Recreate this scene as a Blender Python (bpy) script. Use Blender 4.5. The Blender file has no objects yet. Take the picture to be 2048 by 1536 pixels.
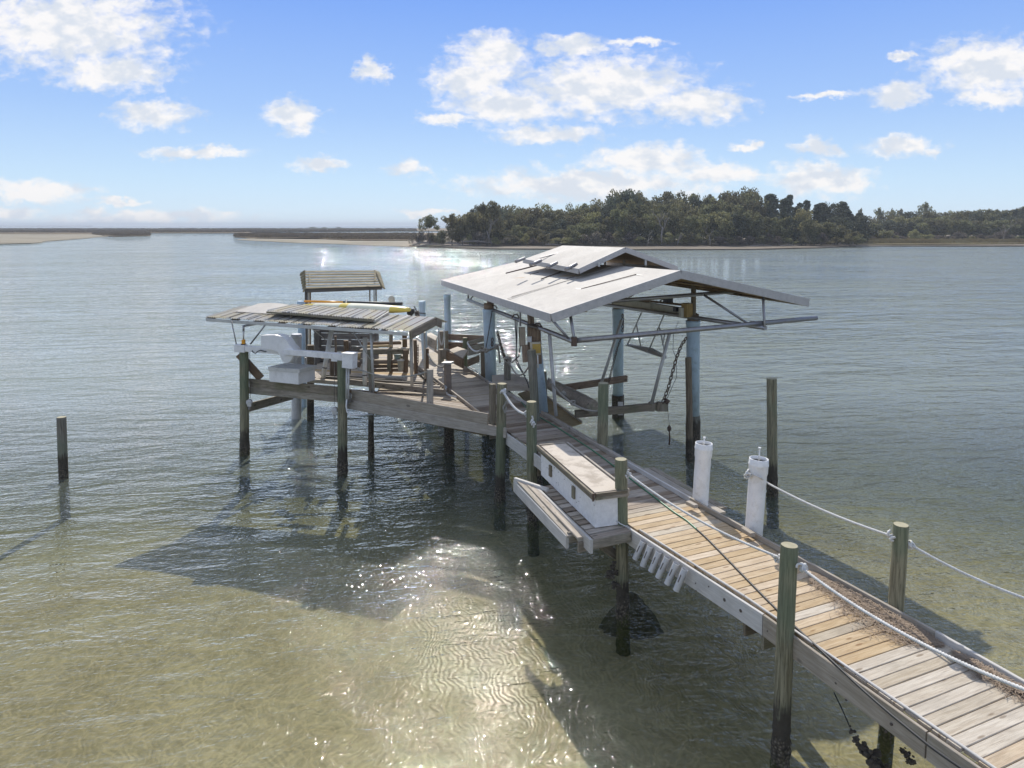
import bpy, bmesh, math, random
from mathutils import Vector, Matrix, noise as mn

random.seed(11)
S = bpy.context.scene
COL = S.collection

# ------------------------------------------------------------------ camera
F = 1420.0                      # focal length in pixels of the 2048 px wide photograph
PITCH = math.radians(4.0)
HORIZON = 451.0
CY = HORIZON + F * math.tan(PITCH)
CAMZ = 6.3
cam_d = bpy.data.cameras.new('camera')
cam = bpy.data.objects.new('camera', cam_d); COL.objects.link(cam)
cam.location = (0, 0, CAMZ)
cam.rotation_euler = (math.radians(90) - PITCH, 0, 0)
cam_d.sensor_width = 36.0
cam_d.lens = 36.0 * F / 2048.0
cam_d.shift_y = -(768.0 - CY) / 2048.0
cam_d.clip_start = 0.1; cam_d.clip_end = 20000
S.camera = cam

# ------------------------------------------------------------------ sun, sky, exposure
SUN_AZ = math.radians(-4.0)     # left of straight ahead
SUN_EL = math.radians(38.0)
EXPO = 0.45
SKY_STRENGTH = 0.15
sd = bpy.data.lights.new('sun', 'SUN'); sd.energy = 3.6; sd.angle = math.radians(0.53); sd.color = (1.0, 0.95, 0.87)
so = bpy.data.objects.new('sun', sd); COL.objects.link(so)
sdir = Vector((math.sin(SUN_AZ) * math.cos(SUN_EL), math.cos(SUN_AZ) * math.cos(SUN_EL), math.sin(SUN_EL)))
so.rotation_euler = sdir.to_track_quat('Z', 'Y').to_euler(); so.location = sdir * 60
S.view_settings.view_transform = 'Standard'; S.view_settings.look = 'None'
S.view_settings.exposure = EXPO; S.view_settings.gamma = 1.0
S.view_settings.use_curve_mapping = False
S.cycles.transparent_max_bounces = 12
S.cycles.max_bounces = 7
S.cycles.sample_clamp_indirect = 6.0
S.cycles.caustics_reflective = False; S.cycles.caustics_refractive = False


class NT:
    """tiny helper for node trees"""
    def __init__(s, tree):
        s.t = tree; s.n = tree.nodes; s.l = tree.links
    def node(s, typ, **kw):
        n = s.n.new(typ)
        for k, v in kw.items(): setattr(n, k, v)
        return n
    def put(s, sock, v):
        if hasattr(v, 'links') or isinstance(v, bpy.types.NodeSocket): s.l.new(v, sock)
        else: sock.default_value = v
    def math(s, op, a, b=None, c=None, clamp=False):
        n = s.node('ShaderNodeMath', operation=op, use_clamp=clamp)
        s.put(n.inputs[0], a)
        if b is not None: s.put(n.inputs[1], b)
        if c is not None: s.put(n.inputs[2], c)
        return n.outputs[0]
    def vmath(s, op, a, b=None, out=0):
        n = s.node('ShaderNodeVectorMath', operation=op)
        s.put(n.inputs[0], a)
        if b is not None: s.put(n.inputs[1], b)
        return n.outputs[out]
    def noise(s, vec, scale=5, detail=4, rough=0.55, dist=0.0, out=0, dim='3D'):
        n = s.node('ShaderNodeTexNoise', noise_dimensions=dim)
        if vec is not None: s.put(n.inputs['Vector'], vec)
        n.inputs['Scale'].default_value = scale; n.inputs['Detail'].default_value = detail
        n.inputs['Roughness'].default_value = rough; n.inputs['Distortion'].default_value = dist
        return n.outputs[out]
    def ramp(s, fac, stops, interp='LINEAR'):
        n = s.node('ShaderNodeValToRGB'); n.color_ramp.interpolation = interp
        e = n.color_ramp.elements
        while len(e) < len(stops): e.new(0.5)
        for el, (p, c) in zip(e, stops):
            el.position = p
            el.color = (c, c, c, 1) if isinstance(c, (int, float)) else (*c, 1)
        s.put(n.inputs[0], fac)
        return n.outputs[0]
    def mix(s, fac, a, b, typ='MIX'):
        n = s.node('ShaderNodeMix', data_type='RGBA', blend_type=typ)
        s.put(n.inputs[0], fac)
        s.put(n.inputs[6], (*a, 1) if isinstance(a, tuple) and len(a) == 3 else a)
        s.put(n.inputs[7], (*b, 1) if isinstance(b, tuple) and len(b) == 3 else b)
        return n.outputs[2]
    def mapr(s, v, a, b, c=0.0, d=1.0, smooth=False):
        n = s.node('ShaderNodeMapRange', interpolation_type='SMOOTHSTEP' if smooth else 'LINEAR')
        s.put(n.inputs[0], v)
        for i, x in enumerate((a, b, c, d)): s.put(n.inputs[i + 1], x)
        return n.outputs[0]
    def comb(s, x, y, z):
        n = s.node('ShaderNodeCombineXYZ')
        s.put(n.inputs[0], x); s.put(n.inputs[1], y); s.put(n.inputs[2], z)
        return n.outputs[0]
    def sep(s, v):
        n = s.node('ShaderNodeSeparateXYZ'); s.put(n.inputs[0], v)
        return n.outputs
    def bump(s, h, strength=0.3, dist=0.01, normal=None):
        n = s.node('ShaderNodeBump'); n.inputs['Strength'].default_value = strength
        n.inputs['Distance'].default_value = dist
        s.put(n.inputs['Height'], h)
        if normal is not None: s.put(n.inputs['Normal'], normal)
        return n.outputs[0]


W = bpy.data.worlds.new('World'); S.world = W; W.use_nodes = True
W.node_tree.nodes.clear()
N = NT(W.node_tree)
sky = N.node('ShaderNodeTexSky', sky_type='NISHITA')
sky.sun_disc = False; sky.sun_elevation = SUN_EL; sky.sun_rotation = SUN_AZ
sky.altitude = 0; sky.air_density = 1.0; sky.dust_density = 0.0; sky.ozone_density = 3.0
tc = N.node('ShaderNodeTexCoord')
dx, dy, dz = N.sep(tc.outputs['Generated'])
ysafe = N.math('MAXIMUM', dy, 0.02)
# coordinates of the sky on a far vertical plane ahead (units: photo pixels of direction)
cu = N.math('MULTIPLY_ADD', N.math('DIVIDE', dx, ysafe), F, 1024.0)
cv = N.math('MULTIPLY_ADD', N.math('DIVIDE', dz, ysafe), -F, HORIZON)
cuv = N.comb(cu, cv, 0.0)
nv = N.vmath('MULTIPLY', cuv, (1 / 100.0, 1 / 62.0, 1.0))
w1 = N.noise(nv, 1.6, 7, 0.62, 0.0, out=1)
warp = N.vmath('MULTIPLY', N.vmath('SUBTRACT', w1, (0.5, 0.5, 0.5)), (120.0, 62.0, 0.0))
cw = N.vmath('ADD', cuv, warp)
CL = [(150, 62, 235, 88), (235, 150, 125, 40), (318, 232, 82, 30), (590, 236, 60, 33), (750, 146, 30, 24),
      (400, 306, 105, 12), (645, 333, 55, 15), (812, 340, 44, 15), (985, 115, 80, 44), (950, 165, 95, 50),
      (1010, 215, 120, 42), (1150, 100, 80, 22), (1210, 180, 195, 66), (1390, 212, 105, 38), (895, 238, 60, 14),
      (1095, 270, 112, 21), (1290, 322, 130, 33), (1430, 346, 110, 24), (1180, 370, 265, 36), (1635, 360, 115, 34),
      (1635, 299, 52, 21), (1795, 294, 72, 23), (1790, 195, 64, 26), (1970, 138, 150, 58), (1960, 198, 75, 24),
      (1485, 290, 33, 11), (78, 382, 115, 24), (25, 427, 62, 17), (250, 404, 50, 9), (190, 424, 38, 11),
      (300, 438, 210, 18), (1790, 126, 26, 9), (1640, 196, 62, 8), (1270, 95, 60, 10),
      (-330, 250, 200, 50), (-120, 120, 150, 60), (2350, 250, 190, 45), (2450, 90, 240, 70), (860, 430, 60, 7)]
dmin = None
for (x, y, rx, ry) in CL:
    d = N.vmath('MULTIPLY', N.vmath('SUBTRACT', cw, (float(x), float(y), 0.0)), (1.0 / (rx * 1.04), 1.0 / (ry * 1.04), 0.0))
    ln = N.vmath('LENGTH', d, out=1)
    dmin = ln if dmin is None else N.math('MINIMUM', dmin, ln)
fine = N.noise(N.vmath('ADD', nv, N.vmath('MULTIPLY', w1, (0.5, 0.4, 0.0))), 3.2, 6, 0.54)
dens = N.math('ADD', N.math('SUBTRACT', 1.0, dmin), N.math('MULTIPLY', N.math('SUBTRACT', fine, 0.5), 1.45))
dens = N.mapr(dens, -0.22, 0.62, 0, 1, True)
# the rest of the sky (behind and above the view) carries unseen clouds, thickened for a more neutral fill light
gen = N.noise(N.vmath('MULTIPLY', tc.outputs['Generated'], (1.0, 1.0, 2.2)), 2.6, 7, 0.6)
gen = N.mapr(gen, 0.46, 0.60, 0, 1, True)
above = N.mapr(cv, -40.0, -160.0, 0, 1)
back = N.mapr(dy, 0.32, 0.2, 0, 1)
other = N.math('MULTIPLY', N.math('MAXIMUM', above, back), N.mapr(dz, 0.03, 0.12, 0, 1))
ahead = N.math('MULTIPLY', N.math('SUBTRACT', 1.0, above), N.math('SUBTRACT', 1.0, back))
dens = N.math('MAXIMUM', N.math('MULTIPLY', dens, ahead), N.math('MULTIPLY', gen, other))
dens = N.math('MULTIPLY', dens, 0.96)
shade = N.noise(N.vmath('ADD', nv, (0.0, 0.35, 3.0)), 1.9, 4, 0.5)
K = 1.0 / (SKY_STRENGTH * 2 ** EXPO)
ccol = N.mix(N.mapr(shade, 0.42, 0.62, 0, 1, True), (1.0 * K, 0.98 * K, 0.97 * K), (0.74 * K, 0.79 * K, 0.87 * K))
# clear-sky colour: the Nishita sky pulled to the photograph's blue
elev = N.math('MAXIMUM', dz, 0.0)
def kc(c): return tuple(x * K for x in c)
grad = N.ramp(elev, [(0.0, (0.64, 0.80, 0.96)), (0.06, (0.54, 0.73, 0.95)), (0.15, (0.37, 0.56, 0.93)),
                     (0.30, (0.205, 0.385, 0.90)), (0.48, (0.20, 0.345, 0.72)), (0.80, (0.19, 0.30, 0.56))])
gk = N.vmath('MULTIPLY', grad, (K, K, K))
hs = N.node('ShaderNodeHueSaturation'); hs.inputs['Saturation'].default_value = 1.1
N.l.new(sky.outputs[0], hs.inputs['Color'])
tint = N.mix(0.94, hs.outputs[0], gk)
skyc = N.mix(dens, tint, ccol)
bg = N.node('ShaderNodeBackground'); N.l.new(skyc, bg.inputs[0]); bg.inputs[1].default_value = SKY_STRENGTH
wo = N.node('ShaderNodeOutputWorld'); N.l.new(bg.outputs[0], wo.inputs[0])


# ------------------------------------------------------------------ geometry helpers
def ray(px, py):
    u = (px - 1024) / F; v = -(py - CY) / F
    return Vector((u, math.cos(PITCH) + v * math.sin(PITCH), -math.sin(PITCH) + v * math.cos(PITCH)))
CAMP = Vector((0, 0, CAMZ))
def Q(px, py, d):
    r = ray(px, py); return CAMP + r * (d / r.y)
def pz(px, py, z):
    r = ray(px, py); return CAMP + r * ((z - CAMZ) / r.z)
DECK = 1.57
def dk(px, py): return pz(px, py, DECK)
def wt(px, py): return pz(px, py, 0.0)
def onplane(px, py, p0, n):
    r = ray(px, py); return CAMP + r * ((p0 - CAMP).dot(n) / r.dot(n))


def tag(o, label=None, cat=None, group=None, kind=None):
    if label: o['label'] = label
    if cat: o['category'] = cat
    if group: o['group'] = group
    if kind: o['kind'] = kind
    return o
def empty(name, loc, label, cat, group=None):
    o = bpy.data.objects.new(name, None); COL.objects.link(o); o.location = loc; o.empty_display_size = 0.3
    return tag(o, label, cat, group)


class MB:
    """collects faces (world coordinates) for ONE mesh"""
    def __init__(s): s.v = []; s.f = []; s.m = []; s.sm = []
    def add(s, vs, fs, mi=0, smooth=False):
        b = len(s.v); s.v += [Vector(p) for p in vs]
        for f in fs: s.f.append(tuple(i + b for i in f)); s.m.append(mi); s.sm.append(smooth)
    def quadprism(s, bot, top, mi=0):
        n = len(bot)
        fs = [tuple(range(n - 1, -1, -1)), tuple(range(n, 2 * n))]
        for i in range(n): j = (i + 1) % n; fs.append((i, j, n + j, n + i))
        s.add(list(bot) + list(top), fs, mi)
    def slab(s, corners, thick, mi=0, nrm=None):
        """corners: top polygon, extruded down by thick along -nrm"""
        c = [Vector(p) for p in corners]
        n = nrm or (c[1] - c[0]).cross(c[2] - c[0]).normalized()
        if nrm is None and n.z < 0: n = -n; c.reverse()
        s.quadprism([p - n * thick for p in c], c, mi)
    def bar(s, a, b, w, h, up=(0, 0, 1), mi=0, ch=0.0):
        """box from a to b (centre line), w across, h along up, optional chamfer"""
        a = Vector(a); b = Vector(b); x = (b - a)
        L = x.length
        if L < 1e-6: return
        x.normalize(); up = Vector(up)
        y = up.cross(x)
        if y.length < 1e-4: y = Vector((1, 0, 0)).cross(x)
        y.normalize(); z = x.cross(y)
        if ch <= 0:
            vs = [];
            for p in (a, b):
                for (i, j) in ((-1, -1), (1, -1), (1, 1), (-1, 1)): vs.append(p + y * (i * w / 2) + z * (j * h / 2))
            s.add(vs, [(3, 2, 1, 0), (4, 5, 6, 7), (0, 1, 5, 4), (1, 2, 6, 5), (2, 3, 7, 6), (3, 0, 4, 7)], mi)
        else:
            vs = []
            c = min(ch, w * .3, h * .3)
            ring = [(-w / 2 + c, -h / 2), (w / 2 - c, -h / 2), (w / 2, -h / 2 + c), (w / 2, h / 2 - c),
                    (w / 2 - c, h / 2), (-w / 2 + c, h / 2), (-w / 2, h / 2 - c), (-w / 2, -h / 2 + c)]
            for p in (a, b):
                for (i, j) in ring: vs.append(p + y * i + z * j)
            fs = [tuple(range(7, -1, -1)), tuple(range(8, 16))]
            for i in range(8): j = (i + 1) % 8; fs.append((i, j, 8 + j, 8 + i))
            s.add(vs, fs, mi)
    def tube(s, pts, r, n=8, mi=0, caps=True, radii=None, axis=None):
        pts = [Vector(p) for p in pts]
        if len(pts) < 2: return
        t0 = (pts[1] - pts[0]).normalized()
        nv = t0.orthogonal().normalized()
        rings = []
        for i, p in enumerate(pts):
            if i == 0: t = (pts[1] - pts[0])
            elif i == len(pts) - 1: t = (pts[-1] - pts[-2])
            else: t = (pts[i + 1] - pts[i - 1])
            t.normalize()
            if axis is not None: t = Vector(axis).normalized()
            nv = (nv - t * nv.dot(t)).normalized(); bv = t.cross(nv)
            rr = radii[i] if radii else r
            rings.append([p + (nv * math.cos(a) + bv * math.sin(a)) * rr for a in [2 * math.pi * k / n for k in range(n)]])
        b = len(s.v)
        for rg in rings: s.v += rg
        for i in range(len(rings) - 1):
            for k in range(n):
                k2 = (k + 1) % n
                s.f.append((b + i * n + k, b + i * n + k2, b + (i + 1) * n + k2, b + (i + 1) * n + k)); s.m.append(mi); s.sm.append(True)
        if caps:
            s.f.append(tuple(b + k for k in range(n - 1, -1, -1))); s.m.append(mi); s.sm.append(False)
            e = b + (len(rings) - 1) * n
            s.f.append(tuple(e + k for k in range(n))); s.m.append(mi); s.sm.append(False)
    def build(s, name, mat, parent=None, origin=None, **kw):
        o0 = Vector(origin) if origin is not None else (Vector(parent.matrix_world.translation) if False else None)
        me = bpy.data.meshes.new(name)
        if parent is not None:
            off = wloc(parent)
        else:
            off = o0 or Vector((0, 0, 0))
        me.from_pydata([tuple(p - off) for p in s.v], [], s.f)
        mats = mat if isinstance(mat, (list, tuple)) else [mat]
        for m in mats: me.materials.append(m)
        me.polygons.foreach_set('material_index', s.m)
        me.polygons.foreach_set('use_smooth', s.sm)
        me.update()
        o = bpy.data.objects.new(name, me); COL.objects.link(o)
        if parent is not None: o.parent = parent
        else: o.location = off
        if kw: tag(o, **kw)
        return o
def wloc(o):
    v = Vector((0, 0, 0))
    while o is not None: v += Vector(o.location); o = o.parent
    return v


_pl = {}
def plank(name, a, b, w, h, mat, parent=None, up=(0, 0, 1), ch=0.006, **kw):
    """a straight board as its own object, local X along its length; alike boards share mesh data"""
    a = Vector(a); b = Vector(b); x = b - a; L = max(x.length, 0.01); x.normalize()
    up = Vector(up); y = up.cross(x)
    if y.length < 1e-4: y = Vector((1, 0, 0)).cross(x)
    y.normalize(); z = x.cross(y)
    Lr = round(L / 0.04) * 0.04 or 0.04
    if abs(Lr - L) > 0.012 and L < 1.0: Lr = round(L, 2)
    if L > 2.5: Lr = round(L, 2)
    key = (round(Lr, 3), round(w, 3), round(h, 3), mat.name)
    if key not in _pl:
        m = MB(); m.bar((-Lr / 2, 0, 0), (Lr / 2, 0, 0), w, h, ch=ch)
        me = bpy.data.meshes.new(name); me.from_pydata([tuple(p) for p in m.v], [], m.f); me.materials.append(mat); me.update()
        _pl[key] = me
    o = bpy.data.objects.new(name, _pl[key]); COL.objects.link(o)
    M = Matrix((x, y, z)).transposed().to_4x4(); M.translation = (a + b) / 2 - (wloc(parent) if parent else Vector((0, 0, 0)))
    o.matrix_local = M
    if parent: o.parent = parent; o.matrix_parent_inverse = Matrix.Identity(4); o.matrix_basis = M
    if kw: tag(o, **kw)
    return o


# ------------------------------------------------------------------ materials
def mat(name):
    m = bpy.data.materials.new(name); m.use_nodes = True
    m.node_tree.nodes.clear(); n = NT(m.node_tree)
    out = n.node('ShaderNodeOutputMaterial')
    b = n.node('ShaderNodeBsdfPrincipled'); n.l.new(b.outputs[0], out.inputs[0])
    return m, n, b, out
def objco(n):
    t = n.node('ShaderNodeTexCoord'); oi = n.node('ShaderNodeObjectInfo')
    off = n.vmath('MULTIPLY', n.comb(oi.outputs['Random'], oi.outputs['Random'], oi.outputs['Random']), (37.0, 53.0, 71.0))
    return n.vmath('ADD', t.outputs['Object'], off), oi.outputs['Random']

def wood(name, c1, c2, dark=(0.09, 0.075, 0.06), rough=0.8, var=0.25, knots=True, green=0.0, along=0):
    """weathered timber: grain runs along local X"""
    m, n, b, out = mat(name)
    co, rnd = objco(n)
    st = n.vmath('MULTIPLY', co, (1.2, 14.0, 14.0))
    g1 = n.noise(st, 2.2, 6, 0.6, 0.6)
    st2 = n.vmath('MULTIPLY', co, (3.0, 70.0, 70.0))
    g2 = n.noise(st2, 1.6, 4, 0.6)
    blot = n.noise(co, 2.3, 3, 0.5)
    base = n.mix(n.mapr(g1, 0.32, 0.68, 0, 1, True), c1, c2)
    base = n.mix(n.mapr(g2, 0.56, 0.74, 0, 0.75), base, dark)
    base = n.mix(n.mapr(blot, 0.5, 0.75, 0, 0.45), base, tuple(x * 0.62 for x in c1))
    if knots:
        v = n.node('ShaderNodeTexVoronoi', feature='F1'); n.put(v.inputs['Vector'], n.vmath('MULTIPLY', co, (1.6, 6.0, 3.0))); v.inputs['Scale'].default_value = 1.4
        base = n.mix(n.mapr(v.outputs['Distance'], 0.10, 0.16, 0.85, 0.0), base, dark)
    if green:
        gr = n.noise(co, 1.7, 5, 0.65)
        base = n.mix(n.mapr(gr, 0.48, 0.62, 0, green), base, (0.11, 0.13, 0.05))
    val = n.mapr(rnd, 0, 1, 1 - var, 1 + var)
    hs = n.node('ShaderNodeHueSaturation'); n.put(hs.inputs['Value'], val); n.put(hs.inputs['Color'], base)
    n.put(hs.inputs['Saturation'], n.mapr(rnd, 0, 1, 1.15, 0.8))
    n.put(b.inputs['Base Color'], hs.outputs[0]); b.inputs['Roughness'].default_value = rough
    b.inputs['Specular IOR Level'].default_value = 0.3
    n.put(b.inputs['Normal'], n.bump(n.math('ADD', g1, n.math('MULTIPLY', g2, 0.8)), 0.55, 0.006))
    return m

M = {}
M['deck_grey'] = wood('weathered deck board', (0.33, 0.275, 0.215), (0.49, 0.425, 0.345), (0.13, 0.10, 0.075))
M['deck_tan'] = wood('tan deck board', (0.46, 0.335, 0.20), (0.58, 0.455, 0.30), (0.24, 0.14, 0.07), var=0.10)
M['deck_dull_shade'] = wood('dull shaded deck board', (0.23, 0.175, 0.125), (0.36, 0.29, 0.22), (0.09, 0.07, 0.05))  # darker brown copy, with shade put into the colour
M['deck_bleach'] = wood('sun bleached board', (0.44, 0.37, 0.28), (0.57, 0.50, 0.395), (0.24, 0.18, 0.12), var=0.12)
M['fascia'] = wood('grey fascia timber', (0.32, 0.275, 0.215), (0.44, 0.385, 0.315), (0.18, 0.155, 0.13), var=0.08)
M['fascia_pale'] = wood('pale painted fascia', (0.53, 0.50, 0.455), (0.63, 0.60, 0.555), (0.34, 0.31, 0.27), var=0.06, knots=False)
M['beam'] = wood('grey brown beam', (0.20, 0.165, 0.12), (0.33, 0.28, 0.215), (0.08, 0.06, 0.04), green=0.35)
M['beam_brown'] = wood('brown timber', (0.17, 0.115, 0.075), (0.28, 0.20, 0.13), (0.07, 0.045, 0.03))
M['wall_dark'] = wood('dark wall board', (0.13, 0.115, 0.10), (0.21, 0.19, 0.165), (0.05, 0.04, 0.035))
M['lumber'] = wood('yellow lumber', (0.42, 0.29, 0.13), (0.55, 0.40, 0.20), (0.25, 0.15, 0.06))
M['ply'] = wood('tan plywood', (0.33, 0.25, 0.13), (0.46, 0.36, 0.20), (0.20, 0.14, 0.08))
M['slat'] = wood('mossy roof slat', (0.20, 0.15, 0.075), (0.36, 0.30, 0.18), (0.09, 0.065, 0.035), green=0.3)
M['soffit'] = wood('soffit plywood', (0.42, 0.31, 0.19), (0.54, 0.42, 0.28), (0.20, 0.14, 0.09))

def piling(name, c1, c2, gmix, dark_z, barn_z):
    m, n, b, out = mat(name)
    geo = n.node('ShaderNodeNewGeometry'); px, py, pzz = n.sep(geo.outputs['Position'])
    co, rnd = objco(n)
    st = n.vmath('MULTIPLY', co, (15.0, 15.0, 0.8))
    g = n.noise(st, 2.2, 6, 0.62, 0.4)
    fine = n.noise(n.vmath('MULTIPLY', co, (60.0, 60.0, 2.2)), 1.4, 4, 0.65)
    base = n.mix(n.mapr(g, 0.34, 0.66, 0, 1, True), c1, c2)
    base = n.mix(n.mapr(fine, 0.53, 0.66, 0, 0.8), base, tuple(x * 0.30 for x in c1))
    gp = n.noise(co, 1.1, 3, 0.5)
    base = n.mix(n.math('MULTIPLY', n.mapr(gp, 0.42, 0.62, 0, 1, True), gmix), base, (0.125, 0.165, 0.105))
    rust = n.noise(n.vmath('MULTIPLY', co, (6.0, 6.0, 0.8)), 1.4, 3, 0.5)
    base = n.mix(n.mapr(rust, 0.66, 0.76, 0, 0.5), base, (0.22, 0.11, 0.045))
    edge = n.math('ADD', n.math('MULTIPLY', n.math('SUBTRACT', g, 0.5), 0.7), n.math('MULTIPLY', n.math('SUBTRACT', n.noise(co, 2.2, 3, 0.6), 0.5), 0.6))
    zz = n.math('ADD', pzz, edge)
    dk_ = n.mapr(zz, dark_z + 0.14, dark_z - 0.03, 0, 1, True)
    wet = n.mix(n.noise(co, 14, 4, 0.7), (0.035, 0.030, 0.022), (0.10, 0.085, 0.065))
    base = n.mix(dk_, base, wet)
    # barnacle belt
    v = n.node('ShaderNodeTexVoronoi'); n.put(v.inputs['Vector'], co); v.inputs['Scale'].default_value = 26
    br = n.mapr(zz, barn_z + 0.06, barn_z - 0.05, 0, 1, True)
    bcol = n.ramp(v.outputs['Distance'], [(0.0, (0.30, 0.26, 0.20)), (0.35, (0.12, 0.10, 0.075)), (0.8, (0.035, 0.03, 0.022))])
    base = n.mix(n.math('MULTIPLY', br, 0.85), base, bcol)
    weed = n.mapr(zz, 0.10, -0.15, 0, 1, True)
    base = n.mix(n.math('MULTIPLY', weed, 0.75), base, (0.075, 0.085, 0.02))
    n.put(b.inputs['Base Color'], base); b.inputs['Roughness'].default_value = 0.82
    b.inputs['Specular IOR Level'].default_value = 0.25
    hh = n.math('ADD', n.math('MULTIPLY', g, 0.6), n.math('ADD', fine, n.math('MULTIPLY', n.math('MULTIPLY', v.outputs['Distance'], br), 4.0)))
    n.put(b.inputs['Normal'], n.bump(hh, 0.6, 0.008))
    return m
M['pile'] = piling('green treated piling', (0.16, 0.145, 0.09), (0.33, 0.30, 0.20), 0.6, 0.62, 0.32)
M['pile_grey'] = piling('grey treated piling', (0.16, 0.145, 0.12), (0.27, 0.25, 0.205), 0.35, 0.62, 0.32)
M['pile_brown'] = piling('brown treated piling', (0.15, 0.11, 0.075), (0.25, 0.20, 0.14), 0.10, 0.62, 0.32)
M['pile_barn'] = piling('barnacled piling', (0.13, 0.12, 0.10), (0.22, 0.20, 0.17), 0.2, 0.95, 0.75)
def endgrain():
    m, n, b, out = mat('piling end grain')
    co, rnd = objco(n)
    x, y, z = n.sep(n.node('ShaderNodeTexCoord').outputs['Object'])
    g = n.noise(n.vmath('MULTIPLY', co, (1, 1, 1)), 9, 5, 0.6)
    base = n.mix(g, (0.24, 0.21, 0.13), (0.52, 0.48, 0.33))
    n.put(b.inputs['Base Color'], base); b.inputs['Roughness'].default_value = 0.9
    n.put(b.inputs['Normal'], n.bump(g, 0.5, 0.01))
    return m
M['endgrain'] = endgrain()

def simple(name, col, rough=0.5, metal=0.0, dirt=0.0, dirtcol=(0.12, 0.11, 0.09), scale=4.0, bump=0.0, spec=0.5, var=None):
    m, n, b, out = mat(name)
    co, rnd = objco(n)
    g = n.noise(co, scale, 6, 0.62)
    base = n.mix(n.mapr(g, 0.3, 0.7, 0, 1), tuple(x * 0.88 for x in col), tuple(min(1, x * 1.08) for x in col))
    if dirt:
        g2 = n.noise(co, scale * 2.7, 6, 0.7)
        base = n.mix(n.mapr(g2, 0.52, 0.70, 0, dirt), base, dirtcol)
    n.put(b.inputs['Base Color'], base); b.inputs['Roughness'].default_value = rough
    b.inputs['Metallic'].default_value = metal; b.inputs['Specular IOR Level'].default_value = spec
    if bump: n.put(b.inputs['Normal'], n.bump(n.noise(co, scale * 8, 4, 0.6), bump, 0.004))
    return m
M['pvc_white'] = simple('white plastic pipe', (0.82, 0.81, 0.79), 0.4, dirt=0.45, dirtcol=(0.52, 0.49, 0.42), scale=3.5)
M['pvc_grey'] = simple('grey plastic pipe', (0.56, 0.55, 0.54), 0.4, dirt=0.3, dirtcol=(0.2, 0.2, 0.19), scale=7)
M['pvc_inner'] = simple('pipe cap grey', (0.34, 0.31, 0.26), 0.8, dirt=0.5, scale=10)
M['blue'] = simple('faded blue pipe sleeve', (0.44, 0.56, 0.66), 0.55, dirt=0.5, dirtcol=(0.20, 0.27, 0.30), scale=2.5)
M['blue_pale'] = simple('pale blue pipe sleeve', (0.46, 0.58, 0.67), 0.55, dirt=0.3, dirtcol=(0.28, 0.32, 0.34), scale=2.5)
M['alum'] = simple('white painted aluminium', (0.80, 0.78, 0.76), 0.38, dirt=0.4, dirtcol=(0.42, 0.41, 0.39), scale=3)
M['white_wood'] = simple('white painted timber', (0.60, 0.58, 0.50), 0.6, dirt=0.45, dirtcol=(0.30, 0.27, 0.20), scale=3, bump=0.2)
M['fiberglass'] = simple('white fibreglass', (0.80, 0.78, 0.755), 0.45, dirt=0.32, dirtcol=(0.5, 0.48, 0.44), scale=3)
M['box_dirty'] = simple('grimy box lid', (0.60, 0.58, 0.54), 0.6, dirt=0.5, dirtcol=(0.30, 0.27, 0.22), scale=3, bump=0.2)
M['galv'] = simple('galvanised pipe', (0.30, 0.29, 0.29), 0.38, metal=0.7, dirt=0.5, dirtcol=(0.12, 0.09, 0.07), scale=6)
M['galv_pale'] = simple('pale galvanised tube', (0.50, 0.49, 0.46), 0.5, metal=0.3, dirt=0.3, dirtcol=(0.28, 0.25, 0.2), scale=5)
M['rust'] = simple('rusty steel', (0.10, 0.065, 0.045), 0.8, dirt=0.5, dirtcol=(0.05, 0.035, 0.03), scale=9, bump=0.4)
M['black'] = simple('black rubber', (0.025, 0.025, 0.025), 0.55)
M['hose'] = simple('dark green hose', (0.025, 0.04, 0.03), 0.4)
M['hose_green'] = simple('green hose', (0.05, 0.20, 0.10), 0.4)
M['rope'] = simple('white rope', (0.66, 0.65, 0.62), 0.9, dirt=0.35, dirtcol=(0.35, 0.33, 0.29), scale=12, spec=0.2)
M['rope_dirty'] = simple('dirty rope', (0.34, 0.32, 0.28), 0.95, dirt=0.5, dirtcol=(0.15, 0.13, 0.10), scale=12, spec=0.2)
M['orange'] = simple('orange lamp plastic', (0.85, 0.36, 0.02), 0.35)
M['yellow'] = simple('yellow hull', (0.72, 0.55, 0.10), 0.3, dirt=0.15, dirtcol=(0.6, 0.5, 0.3), scale=2)
M['cream'] = simple('cream hull', (0.78, 0.75, 0.56), 0.3, dirt=0.15, dirtcol=(0.6, 0.55, 0.3), scale=2)
M['ocher'] = simple('ochre painted board', (0.50, 0.33, 0.07), 0.6, dirt=0.5, dirtcol=(0.35, 0.24, 0.09), scale=7, bump=0.3)
M['cable'] = simple('steel cable', (0.10, 0.09, 0.085), 0.5, metal=0.5)
M['oyster'] = simple('oyster crust', (0.085, 0.07, 0.052), 0.95, dirt=0.4, dirtcol=(0.24, 0.21, 0.16), scale=14, bump=0.9)
M['rock'] = simple('weedy shell mound', (0.09, 0.085, 0.05), 0.95, dirt=0.5, dirtcol=(0.15, 0.14, 0.07), scale=8, bump=0.9)
M['box_white'] = simple('white dock box side', (0.82, 0.80, 0.77), 0.5, dirt=0.04, dirtcol=(0.3, 0.28, 0.25), scale=14)
M['teal'] = simple('pale teal plastic', (0.42, 0.55, 0.54), 0.5, dirt=0.2, scale=4)
M['bin'] = simple('beige plastic', (0.55, 0.50, 0.40), 0.6, dirt=0.3, scale=4)
M['nail'] = simple('dark nail stain', (0.10, 0.08, 0.065), 0.8)
M['straw'] = simple('pine straw', (0.34, 0.255, 0.18), 0.95, dirt=0.6, dirtcol=(0.50, 0.42, 0.32), scale=20)
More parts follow.
